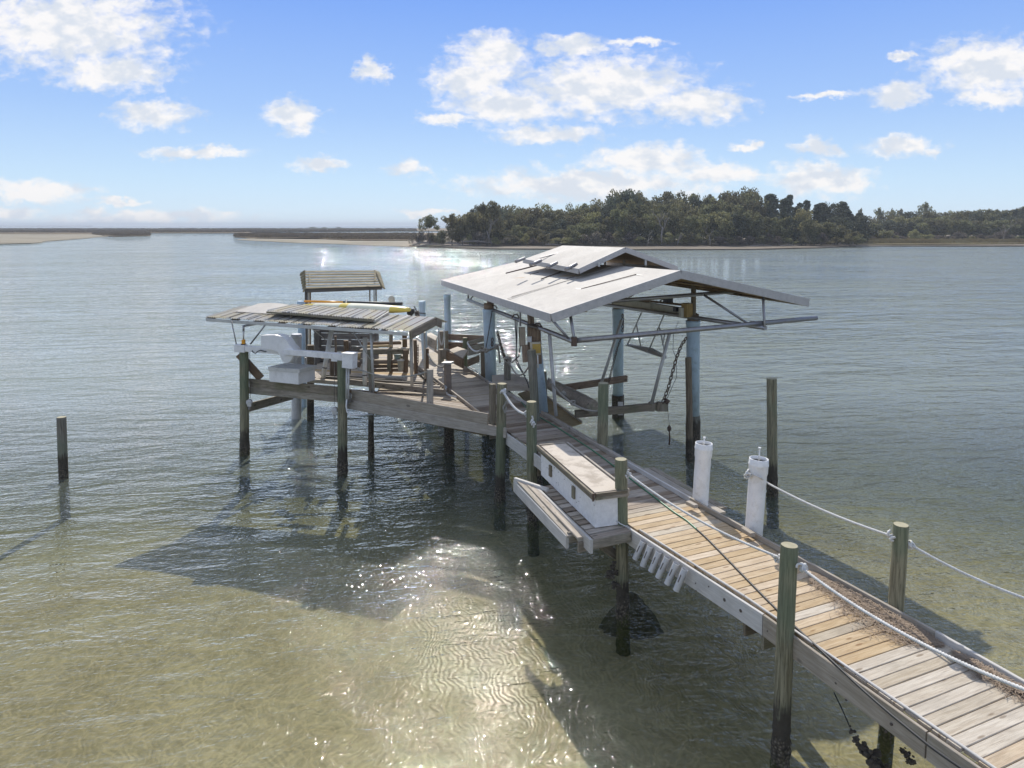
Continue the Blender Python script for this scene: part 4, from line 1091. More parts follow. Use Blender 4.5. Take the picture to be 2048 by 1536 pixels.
yb = MB(); yb.bar(Q(1073, 688, 17.28), Q(1073.5, 706, 17.28), .20, .02, up=(0, 1, 0)); yb.build('yellow_sheet', M['ocher'], bx)
rod('conduit', Q(1075, 709, 17.35), Q(1076, 735, 17.4), .018, 'pvc_white', bx)
tp, *_ = post('dark weathered timber piling standing in front of the blue one by the walkway', (1063, 700), (1068, 800), 17.0, .21, 'pile_grey', zend=BED, group=G)

# ------------------------------------------------------------------ hanging swing frame
sw = empty('hanging_rack', Q(1296, 705, 20.5), 'pale tray hung on angled tubes under the winch beam like a swing seat', 'hanging rack')
a = Q(1252, 690, 21.4); b = Q(1332, 717, 19.8); side = Vector((.42, .30, .02))
mb = MB(); mb.slab([a, b, b + Vector((-.02, .0, .10)), Q(1300, 700, 20.6) + Vector((.1, .1, .04)), a + Vector((.12, .25, 0))], .035); mb.build('tray', M['galv_pale'], sw)
for (x0, y0, d0, x1, y1, d1) in [(1287, 616, 21.4, 1255, 689, 21.4), (1273, 649, 21.4, 1282, 695, 21.4), (1328, 630, 20.2, 1297, 702, 20.6), (1319, 655, 20.2, 1332, 716, 19.9), (1331, 663, 20.0, 1325, 690, 19.9)]:
    rod('hanger', Q(x0, y0, d0), Q(x1, y1, d1), .022, 'galv_pale', sw)

# ------------------------------------------------------------------ right boat lift cradle, ramp, log
cra = empty('boat_cradle', Q(1230, 815, 19.2), 'weathered boat cradle of timber beams hanging above the water under the gable roof', 'boat lift')
plank('bunk_beam', Q(1128, 776, 20.6), Q(1253, 757, 21.9), .09, .20, M['beam_brown'], cra)
plank('cross_beam', Q(1150, 828, 17.9), Q(1320, 812, 18.4), .12, .19, M['beam'], cra)
for (x, w_) in [(1303, .14), (1317, .10), (1324, .09), (1331, .12)]:
    plank('block', Q(x, 822, 18.35), Q(x, 804, 18.35), .12, w_, M['beam'], cra, up=(1, 0, 0))
plank('hanger_plate', Q(1241, 830, 18.2), Q(1241, 804, 18.2), .05, .13, M['galv_pale'], cra, up=(1, 0, 0))
for (x0, y0, d0, x1, y1, d1) in [(1341, 659, 18.3, 1303, 808, 18.3), (1243, 640, 21.5, 1203, 765, 20.9), (1099, 668, 17.4, 1112, 832, 17.3)]:
    rod('guide_pipe', Q(x0, y0, d0), Q(x1, y1, d1), .045, 'pvc_grey' if x0 == 1099 else 'galv_pale', cra, 12)
mb = MB(); mb.tube([Q(1336, 799, 18.3), Q(1331, 806, 18.3)], .07, 10); mb.build('roller', M['rust'], cra)
lg = MB(); la = Q(1099, 768, 19.6); lb_ = Q(1186, 814, 17.6)
lg.tube([la.lerp(lb_, t) for t in (0, .2, .4, .6, .8, 1)], .17, 14, radii=[.15, .17, .18, .185, .19, .18])
tag(lg.build('log', M['beam'], None, origin=lb_), 'big grey log bunk slanting down beyond the plywood ramp', 'log')
rmp = empty('plywood_ramp', Q(1100, 800, 17.4), 'tan plywood ramp sloping off the right side of the walkway towards the water', 'ramp')
ra = [pz(1036, 787, 1.45), pz(1114, 860, 1.05), pz(1164, 846, 1.05), pz(1068, 776, 1.45)]
mb = MB(); mb.slab(ra, .03); mb.build('panel', M['ply'], rmp)
plank('edge_rail', ra[3] + Vector((0, 0, .03)), ra[2] + Vector((0, 0, .03)), .04, .05, M['deck_bleach'], rmp)
plank('lower_beam', ra[0] + Vector((.3, .2, -.25)), ra[1] + Vector((.35, .1, -.22)), .05, .16, M['beam_brown'], rmp)
tbp = [Q(984, 758, 19.6), Q(1062, 770, 19.0), Q(1054, 757, 20.2), Q(1030, 748, 20.7), Q(996, 748, 20.9)]
tb = empty('side_landing', tbp[1] + Vector((0, 0, -.3)), 'small sunlit plywood landing right of the walkway, behind the rope wrapped piling', 'platform')
mb = MB(); mb.slab([p for p in (Q(984, 768, 19.5), Q(1062, 771, 19.0), Q(1054, 757, 20.2), Q(1030, 748, 20.9), Q(984, 750, 21.0))], .04); mb.build('panel', M['deck_bleach'], tb)
plank('apron', Q(1008, 776, 19.2), Q(1060, 776, 19.0), .04, .15, M['fascia'], tb)
plank('brace', Q(1054, 783, 19.0), Q(1046, 770, 19.2), .06, .05, M['beam_brown'], tb, up=U)

# ------------------------------------------------------------------ corner bench on the far walkway
cb = empty('corner_bench', Q(915, 740, 22.8), 'corner bench of weathered planks with board backrest at the right edge of the far walkway', 'bench')
for y, h in ((674.5, .20), (692, .24)):
    plank('back_board', Q(894, y - 1, 24.0), Q(972, y + 3, 23.4), .045, h, M['beam_brown'], cb)
plank('side_board', Q(936, 687, 22.2), Q(973, 677, 23.0), .045, .13, M['fascia'], cb)
plank('side_board', Q(936, 702, 22.2), Q(973, 694, 23.0), .045, .30, M['fascia'], cb)
mb = MB(); mb.slab([Q(897, 700, 23.0), Q(925, 716, 22.0), Q(936, 700, 22.6), Q(915, 693, 23.4)], .06); mb.build('seat', M['deck_bleach'], cb)
plank('seat_front', Q(893, 710, 23.0), Q(926, 727, 21.9), .06, .30, M['beam_brown'], cb)
plank('low_board', Q(936, 726, 22.0), Q(958, 717, 22.6), .045, .22, M['beam_brown'], cb)
mb = MB(); mb.slab([Q(850, 668, 25.6), Q(871, 680, 24.6), Q(875, 673, 24.9), Q(862, 665, 26.0)], .06); mb.build('seat', M['deck_bleach'], cb)
plank('seat_front', Q(851, 678, 25.5), Q(872, 690, 24.5), .06, .34, M['fascia'], cb)
plank('post', Q(893, 662, 23.8), Q(893, 700, 23.8), .10, .10, M['beam'], cb, up=U)
plank('post', Q(887, 698, 23.0), Q(887, 718, 23.0), .30, .2, M['beam'], cb, up=U)
# ------------------------------------------------------------------ white dock box on its outrigger bench
obn = empty('outrigger_bench', dk(1110, 1010), 'grey outrigger shelf with two stepped pale beams carrying the white dock box beside the walkway', 'bench')
zt = DECK
o1a = pz(1029, 957, zt - .02); o1b = pz(1135, 1070, zt - .10)
i1a = pz(1073, 972, zt); i1b = pz(1183, 1078, zt)
dirb = (i1b - i1a).normalized()
plank('beam', o1a + Vector((0, 0, -.14)), o1b + Vector((0, 0, -.12)), .05, .21, M['fascia_pale'], obn)
plank('beam', i1a + Vector((0, 0, -.12)), i1b + Vector((0, 0, -.12)), .05, .22, M['fascia_pale'], obn)
s0, t0 = st(i1a); s1, t1 = st(i1b)
nsl = 13
for i in range(nsl):
    a = i1a.lerp(i1b, (i + .5) / nsl); sa, ta = st(a)
    plank('shelf_board', xy(sa, ta + .05, zt - .03), xy(sa, Lt(sa) - .01, zt - .03), .135, .035, M['deck_grey' if i % 3 else 'deck_dull_shade'], obn)
for o_ in (0.30, 0.72):
    a = o1a.lerp(i1a, o_) + Vector((0, 0, -.02)); b = o1b.lerp(i1b, o_) + Vector((0, 0, -.05)) - dirb * .12
    plank('deck_board', a, b, .14, .035, M['fascia' if o_ < .5 else 'deck_grey'], obn)
plank('end_board', o1a + Vector((0, 0, -.02)) + dirb * .03, i1a + (i1a - o1a) * .5 + Vector((0, 0, -.02)), .06, .10, M['fascia_pale'], obn)
for s_ in (s1 + .25, s1 + 1.1, s0 - .2):
    f_ = (s_ - s1) / (s0 - s1); tt = t1 + (t0 - t1) * f_
    plank('arm', xy(s_, tt - .12, zt - .22), xy(s_, Lt(s_) + .3, zt - .22), .045, .16, M['beam'], obn)
plank('brace', pz(1187, 1078, zt - .2), pz(1246, 1120, zt - .75), .09, .14, M['beam'], obn)
plank('end_fascia', pz(1183, 1078, zt) + Vector((.02, .05, -.10)), xy(s1 + .02, Lt(s1) - .02, zt - .10), .045, .15, M['beam'], obn)
plank('end_fascia', o1b + Vector((0, .03, -.06)), o1b + V * .45 + Vector((0, .06, -.1)), .045, .18, M['beam'], obn)

dbx = empty('dock_box', dk(1150, 1020), 'long white dock box with weathered wooden lid rim, left of the walkway', 'dock box')
g0 = pz(1190, 1056, zt); g1 = pz(1082, 950, zt)
dv = (g1 - g0); L = dv.length; du = Vector((dv.x, dv.y, 0)).normalized(); dvv = Vector((du.y, -du.x, 0))
wd = .50; hh = .47
mb = MB(); base = [g0, g0 + dvv * wd, g0 + dvv * wd + du * L, g0 + du * L]
mb.quadprism([p + Vector((0, 0, .004)) for p in base], [p + Vector((0, 0, hh)) for p in base]); mb.build('body', M['box_white'], dbx)
lh = .10
r0 = [g0 - dvv * .045 - du * .04, g0 + dvv * (wd + .045) - du * .04, g0 + dvv * (wd + .045) + du * (L + .05), g0 - dvv * .045 + du * (L + .05)]
lt_ = [p + Vector((0, 0, hh + .095)) for p in (g0 - dvv * .0 + du * .02, g0 + dvv * (wd + .0) + du * .02, g0 + dvv * wd + du * L, g0 + du * L)]
m_, n_, b_, _o = mat('stained lid top')
co, rnd = objco(n_); g_ = n_.noise(co, 2.4, 6, .65); gg = n_.noise(co, 14, 5, .7)
bs = n_.mix(n_.mapr(g_, .45, .62, 0, 1, True), (.60, .53, .44), (.42, .36, .29)); bs = n_.mix(n_.mapr(gg, .58, .72, 0, .55), bs, (.30, .25, .2))
n_.put(b_.inputs['Base Color'], bs); b_.inputs['Roughness'].default_value = .85; b_.inputs['Specular IOR Level'].default_value = .15; M['lid'] = m_
mb = MB(); mb.slab(lt_, .03); lidp = mb.build('lid', M['lid'], dbx)
for i in range(4):
    a = r0[i]; b = r0[(i + 1) % 4]
    for kz, off_ in ((hh + .02, 0.0), (hh + .078, .012)):
        dn = (b - a).normalized(); ou = Vector((dn.y, -dn.x, 0))
        if i in (1, 3): a2 = a + dn * .0; b2 = b - dn * .0
        else: a2 = a + dn * .03; b2 = b - dn * .03
        plank('rim_board', a2 + Vector((0, 0, kz)) + ou * off_, b2 + Vector((0, 0, kz)) + ou * off_, .04, .052, M['beam'] if i in (3, 0) else M['fascia'], lidp)
for f_ in (.34, .78):
    c = g0 + du * (L * (1 - f_) if False else L * f_) - dvv * .018
    plank('hinge_block', c + Vector((0, 0, .16)), c + Vector((0, 0, .37)), .10, .035, M['beam'], dbx, up=dvv)
mb = MB(); rr_ = random.Random(3)
for i in range(17):
    c = g0 + du * (L * rr_.random()) + Vector((0, 0, rr_.uniform(.12, .4)))
    mb.tube([c + dvv * .01, c - dvv * .004], .008, 6)
mb.build('screw_stains', M['nail'], dbx, kind=None)
for (x, y, mt) in [(1193, 986, 'rust')]:
    mb = MB(); mb.bar(g0 - dvv * .06 - du * .055 + Vector((0, 0, hh - .01)), g0 - dvv * .06 - du * .055 + Vector((0, 0, hh + .11)), .03, .03, up=(0, 1, 0)); mb.build('corner_bracket', M[mt], lidp)

# ------------------------------------------------------------------ rod holders on the fascia
GR = 'grey pipe rod holders in a row on the pale fascia'
rh = [(1287, 1082, 1270, 1118), (1301, 1092, 1285, 1132), (1318, 1103, 1302, 1143), (1335, 1114, 1316, 1155), (1353, 1126, 1334, 1168), (1370, 1138, 1352, 1181)]
names = ['rod holder pipe nearest the oyster crusted piling, the first of the row', 'rod holder pipe, second of the row after the oyster crusted piling', 'rod holder pipe, third of the row, left of centre', 'rod holder pipe, fourth of the row, right of centre', 'rod holder pipe, fifth of the row, next to the last one', 'rod holder pipe at the near right end of the row']
for (x0, y0, x1, y1), lb in zip(rh, names):
    p = onplane(x0, y0, xy(8, Lt(8) - .06, 0), V); q = onplane(x1, y1, xy(8, Lt(8) - .06, 0) - V * .10, V)
    e = empty('rod_holder', q, 'grey ' + lb, 'rod holder', GR)
    ax = (p - q).normalized(); r = .044
    mb = MB(); mb.tube([q, p], r, 18, caps=False); mb.tube([q + ax * .012, p - ax * .03], r * .86, 18, caps=True); mb.build('tube', M['pvc_grey'], e)
    mb = MB(); mb.tube([p - ax * .01, p], r, 18, radii=[r * 1.04, r * 1.04], caps=False); mb.build('lip', M['pvc_white'], e)
    pp = q.lerp(p, .6) - Vector((0, -.0, 0)) - V * (r - .002) * .96 + U * -.012
    mb = MB(); mb.bar(pp - ax * .055, pp + ax * .055, .014, .008, up=V); mb.build('slot', M['nail'], e)
    plank('backing_block', q.lerp(p, .75) + V * .03, q.lerp(p, .25) + V * .05, .05, .03, M['fascia'], e, up=V)

# ------------------------------------------------------------------ ropes
def sag(a, b, drop, n=26, bend=None):
    return [a.lerp(b, i / n) + Vector((0, 0, -drop * 4 * (i / n) * (1 - i / n))) for i in range(n + 1)]
def resample(pts, step):
    out = [pts[0]]; acc = 0
    for a, b in zip(pts, pts[1:]):
        L = (b - a).length; k = max(1, int(L / step))
        for i in range(1, k + 1): out.append(a.lerp(b, i / k))
    return out
def rope(label, pts, r=.017, mt='rope', twist=True, group=None, knots=()):
    pts = [Vector(p) for p in pts]; mb = MB()
    if twist:
        pp = resample(pts, .013); pitch = .10; acc = 0; strands = [[], [], []]
        for i, p in enumerate(pp):
            if i: acc += (p - pp[i - 1]).length
            t = (pp[min(i + 1, len(pp) - 1)] - pp[max(i - 1, 0)]).normalized()
            u = t.cross(Vector((0, 0, 1)));
            if u.length < 1e-3: u = Vector((1, 0, 0))
            u.normalize(); v = t.cross(u)
            for k in range(3):
                a = 2 * math.pi * (acc / pitch + k / 3); strands[k].append(p + (u * math.cos(a) + v * math.sin(a)) * r * .46)
        for s_ in strands: mb.tube(s_, r * .56, 5)
    else: mb.tube(pts, r, 6)
    for kpos, kr in knots:
        kp = Vector(kpos); rg = random.Random(int(kp.x * 100))
        for j in range(4):
            ax = Vector((rg.uniform(-1, 1), rg.uniform(-1, 1), rg.uniform(-1, 1))).normalized(); u = ax.orthogonal().normalized(); v = ax.cross(u)
            mb.tube([kp + (u * math.cos(x) + v * math.sin(x)) * kr * rg.uniform(.7, 1) + ax * .01 * x for x in [i * .5 for i in range(13)]], r * .75, 6)
    o = mb.build('rope', M[mt], None, origin=pts[0]); return tag(o, label, 'rope', group)
GRP = 'rope rails strung between the pilings'
a = Q(1257, 948, 10.95); b = Q(1557, 1114, 8.15)
rope('twisted white rope from the oyster crusted piling to the big foreground piling', sag(a, b, .10), knots=[(a, .035), (b, .035)], group=GRP)
a = Q(1601, 1134, 7.85); b = Q(2110, 1402, 5.0)
rope('twisted white rope from the foreground piling along the walkway to the right edge', sag(a, b, .12, 30), .018, knots=[(a + Vector((.02, 0, 0)), .045)], group=GRP)
p18 = dk(1790, 1216).y
a = Q(1535, 966, dk(1507, 1070).y + .15); b = Q(1784, 1072, p18)
rope('twisted white rope from the nearer white pipe post to the piling behind the right curb', [Q(1497, 946, p.y + .0) if False else Q(1506, 948, dk(1507, 1070).y + .02), Q(1520, 955, dk(1507, 1070).y - .02)] + sag(a, b, .05), knots=[(Q(1497, 949, dk(1507, 1070).y + .1), .05), (b, .035)], group=GRP)
a = Q(1822, 1090, p18 - .05); b = Q(2130, 1222, 7.4)
rope('twisted white rope running off the piling behind the right curb towards the right edge', sag(a, b, .07), knots=[(a, .04)], group=GRP)
a = Q(1007, 783, 15.8); b = Q(1053, 828, 14.7)
rope('thick white rope drooping between the knuckle piling and the round topped piling', sag(a, b, .12, 12), .03, knots=[(a, .05), (b, .04)], group=GRP)
a = Q(1015, 798, 15.8)
rope('frayed rope loop hanging from the knuckle piling', [a, Q(1012, 805, 15.8), Q(1006, 815, 15.8), Q(1010, 826, 15.8), Q(1013, 815, 15.8)], .022, 'rope_dirty')
rope('short frayed rope end on the face of the round topped piling', [Q(1064, 832, 14.45), Q(1066, 838, 14.45), Q(1063, 845, 14.45), Q(1068, 848, 14.45), Q(1067, 855, 14.45)], .02, 'rope', knots=[(Q(1065, 845, 14.45), .04)])
a = Q(712, 736, 17.4); b = Q(853, 744, 16.95)
rope('grey rope sagging from the junction box to the notched post on the angled platform', sag(a, b, .17, 20), .02, 'rope_dirty', twist=False, group=GRP)
a = Q(1097, 757, 17.5); b = Q(1196, 822, 15.2)
rope('knotted grey rope dipping from the dark square piling to the piling opposite the dock box', sag(a, b, .22, 20), .025, 'rope_dirty', twist=False, knots=[(Q(1127, 787, 16.9), .05), (Q(1146, 806, 16.3), .05)], group=GRP)
rope('grey rope from the rope wrapped piling across to the yellow panel post', sag(Q(1020, 728, 18.2), Q(1060, 728, 17.2), .28, 14), .022, 'rope_dirty', twist=False, knots=[(Q(1015, 719, 18.6), .1)], group=GRP)
rope('frayed rope tying the timber piling to the left blue roof post', [Q(960, 700, 19.6), Q(970, 702, 19.2), Q(985, 698, 20.6), Q(996, 694, 21.0), Q(998, 705, 21.0), Q(1000, 726, 21.0)], .03, 'rope_dirty', twist=False, knots=[(Q(972, 699, 19.3), .07), (Q(994, 694, 21.0), .07)])
rope('white rope drooping from the corner bench post to the rope tied piling', sag(Q(935, 686, 22.0), Q(960, 701, 20.2), .12, 12), .028, 'rope', twist=False)
rope('white rope loop on the square timber post behind the corner bench', sag(Q(877, 656, 24.0), Q(889, 660, 24.0), .55, 12), .025, 'rope', twist=False)
rope('grey rope from the low brown post down to the cleat of the mooring post', sag(Q(856, 708, 21.8), Q(893, 731, 20.2), .18, 12), .028, 'rope_dirty', twist=False)
rope('thin cord wound round the oyster crusted piling at bench height', [Q(1232, 1040, 10.95), Q(1240, 1047, 10.88), Q(1250, 1052, 10.88), Q(1258, 1056, 10.9), Q(1250, 1070, 10.88), Q(1236, 1090, 10.9)], .008, 'rope', twist=False)
rope('frayed rope heap lying on the deck at the foot of the mooring post', [Q(893, 775, 19.9), Q(889, 770, 20.1), Q(894, 788, 19.5), Q(900, 791, 19.3), Q(912, 794, 19.1)], .025, 'rope', twist=False)
mb = MB(); mb.bar(Q(886, 725.5, 20.2), Q(905, 725.5, 20.1), .22, .05); tag(mb.build('cleat_plate', M['galv_pale'], None, origin=Q(895, 727, 20.2)), 'pale cap plate on top of the grey purple mooring post', 'cap plate')

# dark slack lines hanging from the left pipe
GK = 'dark lines hanging from the shelter pipes'
for pts, lb in [([(1030, 638, 19.0), (1033, 690, 18.4), (1033, 718, 18.0), (1042, 738, 17.6), (1055, 765, 17.4), (1058, 776, 17.3)], 'doubled dark line hanging from the left pipe down behind the board clad post'),
                ([(1034, 643, 18.9), (1033, 700, 18.4), (1032, 723, 18.0), (1038, 735, 17.8), (1050, 752, 17.4)], 'second dark line hanging beside the doubled one from the left pipe'),
                ([(984, 622, 20.9), (978, 660, 20.4), (972, 695, 19.6)], 'dark line down the face of the left blue post to the rope tied piling'),
                ([(1284, 0, 0)], None),
                ([(1042, 680, 17.5), (1038, 712, 17.8), (1024, 725, 18.0), (1015, 719, 18.4)], 'dark line from the brown boards to the rope wrapped piling'),
                ([(1357, 642, 18.9), (1347, 668, 18.7), (1346, 700, 18.6), (1352, 716, 18.5)], 'thin dark wire looping from the winch beam end towards the chain'),
                ([(1353, 730, 18.5), (1353, 755, 18.5), (1345, 772, 18.5), (1333, 800, 18.4)], 'thin dark wire trailing beside the lower chain')]:
    if lb is None: continue
    tag((lambda m_: (m_.tube(resample([Q(*q) for q in pts], .3), .014 if 'thin' not in lb else .007, 6), m_.build('hanging_line', M['black'], None, origin=Q(*pts[-1])))[1])(MB()), lb, 'line', GK)

# chains
def chain(label, pts, link=.10, r=.011, mt='rust', every=1):
    pp = resample([Q(*q) for q in pts], .02); L = sum((b - a).length for a, b in zip(pp, pp[1:]))
    mb = MB(); n = max(2, int(L / (link * .78)))
    def at(s):
        acc = 0
        for a, b in zip(pp, pp[1:]):
            l = (b - a).length
            if acc + l >= s: return a.lerp(b, (s - acc) / l), (b - a).normalized()
            acc += l
        return pp[-1], (pp[-1] - pp[-2]).normalized()
    for i in range(n):
        c, t = at((i + .5) * L / n); u = t.orthogonal().normalized()
        if i % 2: u = t.cross(u)
        ring = [c + t * math.cos(a) * link * .5 + u * math.sin(a) * link * .3 for a in [2 * math.pi * k / 8 for k in range(9)]]
        mb.tube(ring, r, 5, caps=False)
    return tag(mb.build('chain', M[mt], None, origin=pp[-1]), label, 'chain', 'rusty chains under the shelter')
chain('rusty chain slanting from the near right blue piling down to the cradle blocks', [(1373, 675, 18.9), (1362, 692, 18.8), (1353, 716, 18.6), (1344, 748, 18.5), (1336, 778, 18.4), (1325, 806, 18.3)], .13, .016)
chain('rusty chain dangling beside the left blue post above the rope wrapped piling', [(995, 664, 20.9), (1000, 685, 20.4), (1006, 706, 19.8), (1012, 722, 19.0)], .13, .016)
chain('rusty chain on the far right blue piling, just below its collar', [(1245, 628, 22.6), (1246, 645, 22.6), (1245, 664, 22.6)], .13, .016)
chain('thin black chain slanting down from the far right blue piling to the bunk beam', [(1244, 672, 22.4), (1235, 695, 22.1), (1226, 730, 21.7), (1222, 745, 21.5), (1218, 764, 21.2)], .10, .010)
chain('pair of rusty links on the side of the left blue post', [(985, 676, 21.0), (984, 692, 21.0)], .13, .016)
chain('small chain hanging in front of the low brown post', [(836, 690, 21.6), (836, 715, 21.6), (834, 742, 21.6)], .10, .010)
hk = empty('hanging_weight', Q(1338, 890, 18.2), 'small rusty weight on a thin line hanging over the water below the cradle blocks', 'weight')
rod('line', Q(1335, 812, 18.3), Q(1339, 853, 18.2), .006, 'cable', hk); mb = MB()
c = Q(1338.5, 857, 18.2); mb.tube([c + Vector((0, 0, .08)), c + Vector((0, 0, .03)), c + Vector((0, 0, -.03)), c + Vector((0, 0, -.08))], .05, 10, radii=[.02, .055, .055, .02]); mb.build('weight', M['rust'], hk)
mb = MB(); mb.tube([Q(1338.5, 862, 18.2), Q(1339.5, 875, 18.2), Q(1338.5, 890, 18.2)], .02, 6, radii=[.014, .024, .018]); mb.build('tail', M['rust'], hk)

# ------------------------------------------------------------------ hoses along the deck
def hose(label, pts, r, mt, name='hose', dz=0.0, z=None):
    P_ = [pz(x, y, (DECK + r + dz) if z is None else z) for x, y in pts]
    # smooth
    out = []
    for i in range(len(P_) - 1):
        p0 = P_[max(0, i - 1)]; p1 = P_[i]; p2 = P_[i + 1]; p3 = P_[min(len(P_) - 1, i + 2)]
        for k in range(6):
            t = k / 6; out.append(.5 * ((2 * p1) + (p2 - p0) * t + (2 * p0 - 5 * p1 + 4 * p2 - p3) * t * t + (3 * p1 - p0 - 3 * p2 + p3) * t ** 3))
    out.append(P_[-1]); mb = MB(); mb.tube(out, r, 8)
    return tag(mb.build(name, M[mt], None, origin=P_[-1]), label, 'hose')
hose('dark hose lying down the middle of the sunlit boards towards the lower right', [(1394, 1059), (1420, 1083), (1505, 1170), (1560, 1225), (1627, 1287), (1683, 1340), (1715, 1370), (1745, 1397), (1775, 1423), (1810, 1452), (1870, 1500), (1950, 1555)], .013, 'black', 'hose')
hose('green garden hose running along the inside of the right curb and across the deck', [(985, 760), (1010, 778), (1035, 795), (1060, 822), (1110, 852), (1180, 897), (1225, 930), (1268, 963), (1310, 995), (1345, 1022), (1372, 1040), (1394, 1059)], .013, 'hose_green', 'hose')
hose('grey hose lying on the far walkway near the right curb', [(905, 712), (930, 728), (952, 742), (968, 755)], .015, 'pvc_grey', 'hose')

for (x0, y0, x1, y1) in [(1376, 1005, 1392, 1013), (1487, 1058, 1506, 1070)]:
    a = pz(x0, y0, DECK + .10); b = pz(x1, y1, DECK + .10)
    o = plank('cleat_block', a, b, .09, .06, M['fascia'], None); tag(o, 'small timber cleat on the curb at the foot of the ' + ('farther' if x0 < 1400 else 'nearer') + ' white pipe post', 'cleat', 'timber cleats at the white pipe posts')
# ------------------------------------------------------------------ pine straw against the curb
def straw(label, pxs, width, count, seed):
    rg = random.Random(seed); mb = MB()
    pts = [dk(*q) for q in pxs]
    for i in range(count):
        t = rg.random() * (len(pts) - 1); k = int(t); p = pts[k].lerp(pts[k + 1], t - k)
        env = math.sin(math.pi * (t / (len(pts) - 1))) ** .5
        q = p - V * abs(rg.gauss(0, .5)) * width * env * (1 + .4 * mn.noise(p * 2)) - V * .02
        z = DECK + .008 + rg.random() ** 2 * .06 * env
        a = rg.uniform(0, math.pi); l = rg.uniform(.05, .11)
        d = Vector((math.cos(a), math.sin(a), rg.uniform(-.12, .12))) * l; w_ = .0028
        sd_ = Vector((-math.sin(a), math.cos(a), 0)) * w_
        c = Vector((q.x, q.y, z)); a0 = c - d / 2; b0 = c + d / 2
        a0.z = max(a0.z, DECK + .004); b0.z = max(b0.z, DECK + .004)
        mb.add([a0 - sd_, a0 + sd_, b0 + sd_, b0 - sd_], [(0, 1, 2, 3)])
    return tag(mb.build('pine_straw', M['straw'], None, origin=pts[0]), label, 'pine straw', kind='stuff')
straw('drift of dry pine straw along the inside of the right curb', [(1632, 1146), (1700, 1185), (1760, 1218), (1840, 1262), (1885, 1290)], .40, 6000, 5)
straw('smaller drift of pine straw by the curb at the right picture edge', [(1915, 1305), (1985, 1345), (2060, 1388), (2140, 1432)], .20, 2400, 6)

# ------------------------------------------------------------------ oysters, rock mound
def lump(name, label, cat, pts, r, mt, seed, dens=7, parent=None, kind=None, sq=1.0):
    mb = MB(); rg = random.Random(seed)
    for (c, rr) in pts:
        for k in range(dens):
            o = c + Vector((rg.gauss(0, rr * .45), rg.gauss(0, rr * .45), rg.gauss(0, rr * .45 * sq)))
            s_ = rr * rg.uniform(.3, .65); b0 = len(mb.v); m_ = []
            for i in range(5):
                la = math.pi * (i / 4 - .5)
                for j in range(7):
                    lo = 2 * math.pi * j / 7; f = s_ * (1 + rg.uniform(-.3, .3))
                    mb.v.append(o + Vector((math.cos(la) * math.cos(lo) * f, math.cos(la) * math.sin(lo) * f, math.sin(la) * f * .8)))
            for i in range(4):
                for j in range(7):
                    j2 = (j + 1) % 7; mb.f.append((b0 + i * 7 + j, b0 + i * 7 + j2, b0 + i * 7 + 7 + j2, b0 + i * 7 + 7 + j)); mb.m.append(0); mb.sm.append(False)
    o = mb.build(name, M[mt], parent, origin=None if parent else pts[0][0])
    return tag(o, label, cat, kind=kind) if label else o
dr = 7.15
e = empty('oyster_string', Q(1745, 1520, dr), 'dark line hung with clumps of oysters dangling beneath the walkway fascia, lower right', 'oyster clump')
mb = MB(); mb.tube([Q(1668, 1385, 7.6), Q(1685, 1420, 7.4), Q(1700, 1455, 7.3)], .007, 6); mb.build('line', M['black'], e)
lump('oysters', None, None, [(Q(1703, 1460, 7.25), .03), (Q(1712, 1478, 7.2), .035), (Q(1722, 1492, 7.2), .05), (Q(1732, 1505, 7.15), .07), (Q(1745, 1520, dr), .085), (Q(1758, 1532, dr), .085), (Q(1750, 1545, dr), .07)], .1, 'oyster', 4, 9, e)
e = empty('oyster_string', Q(1815, 1515, 7.2), 'small oyster clump close under the fascia to the right of the long one', 'oyster clump')
lump('oysters', None, None, [(Q(1808, 1500, 7.4), .035), (Q(1815, 1510, 7.4), .05), (Q(1822, 1520, 7.4), .05)], .1, 'oyster', 5, 8, e)
e = empty('oyster_cluster', Q(1216, 1160, 10.8), 'black oyster covered rope bundle hanging on the left of the oyster crusted piling', 'oyster clump')
lump('oysters', None, None, [(Q(1228, 1125, 10.85), .05), (Q(1228, 1145, 10.85), .07), (Q(1220, 1155, 10.85), .08), (Q(1228, 1168, 10.85), .06)], .1, 'oyster', 7, 8, e)
c = wt(1262, 1205)
e = empty('rock', c + Vector((0, .35, 0)), 'dark weedy rock mound breaking the water behind the oyster crusted piling', 'rock')
mb = MB(); nx = 26; rg = random.Random(2)
for j in range(nx + 1):
    for i in range(nx + 1):
        x = -1 + 2 * i / nx; y = -1 + 2 * j / nx; r_ = math.sqrt(x * x + y * y)
        h = .78 * max(0, 1 - r_ ** 1.5) - .74 + .10 * mn.noise(Vector((x * 3, y * 3, 1))) + .06 * mn.noise(Vector((x * 9, y * 9, 4)))
        mb.v.append(c + Vector((.06 + x * .60, .26 + y * .38, h)))
for j in range(nx):
    for i in range(nx): q = j * (nx + 1) + i; mb.f.append((q, q + 1, q + nx + 2, q + nx + 1)); mb.m.append(0); mb.sm.append(False)
mb.build('mound', M['rock'], e)
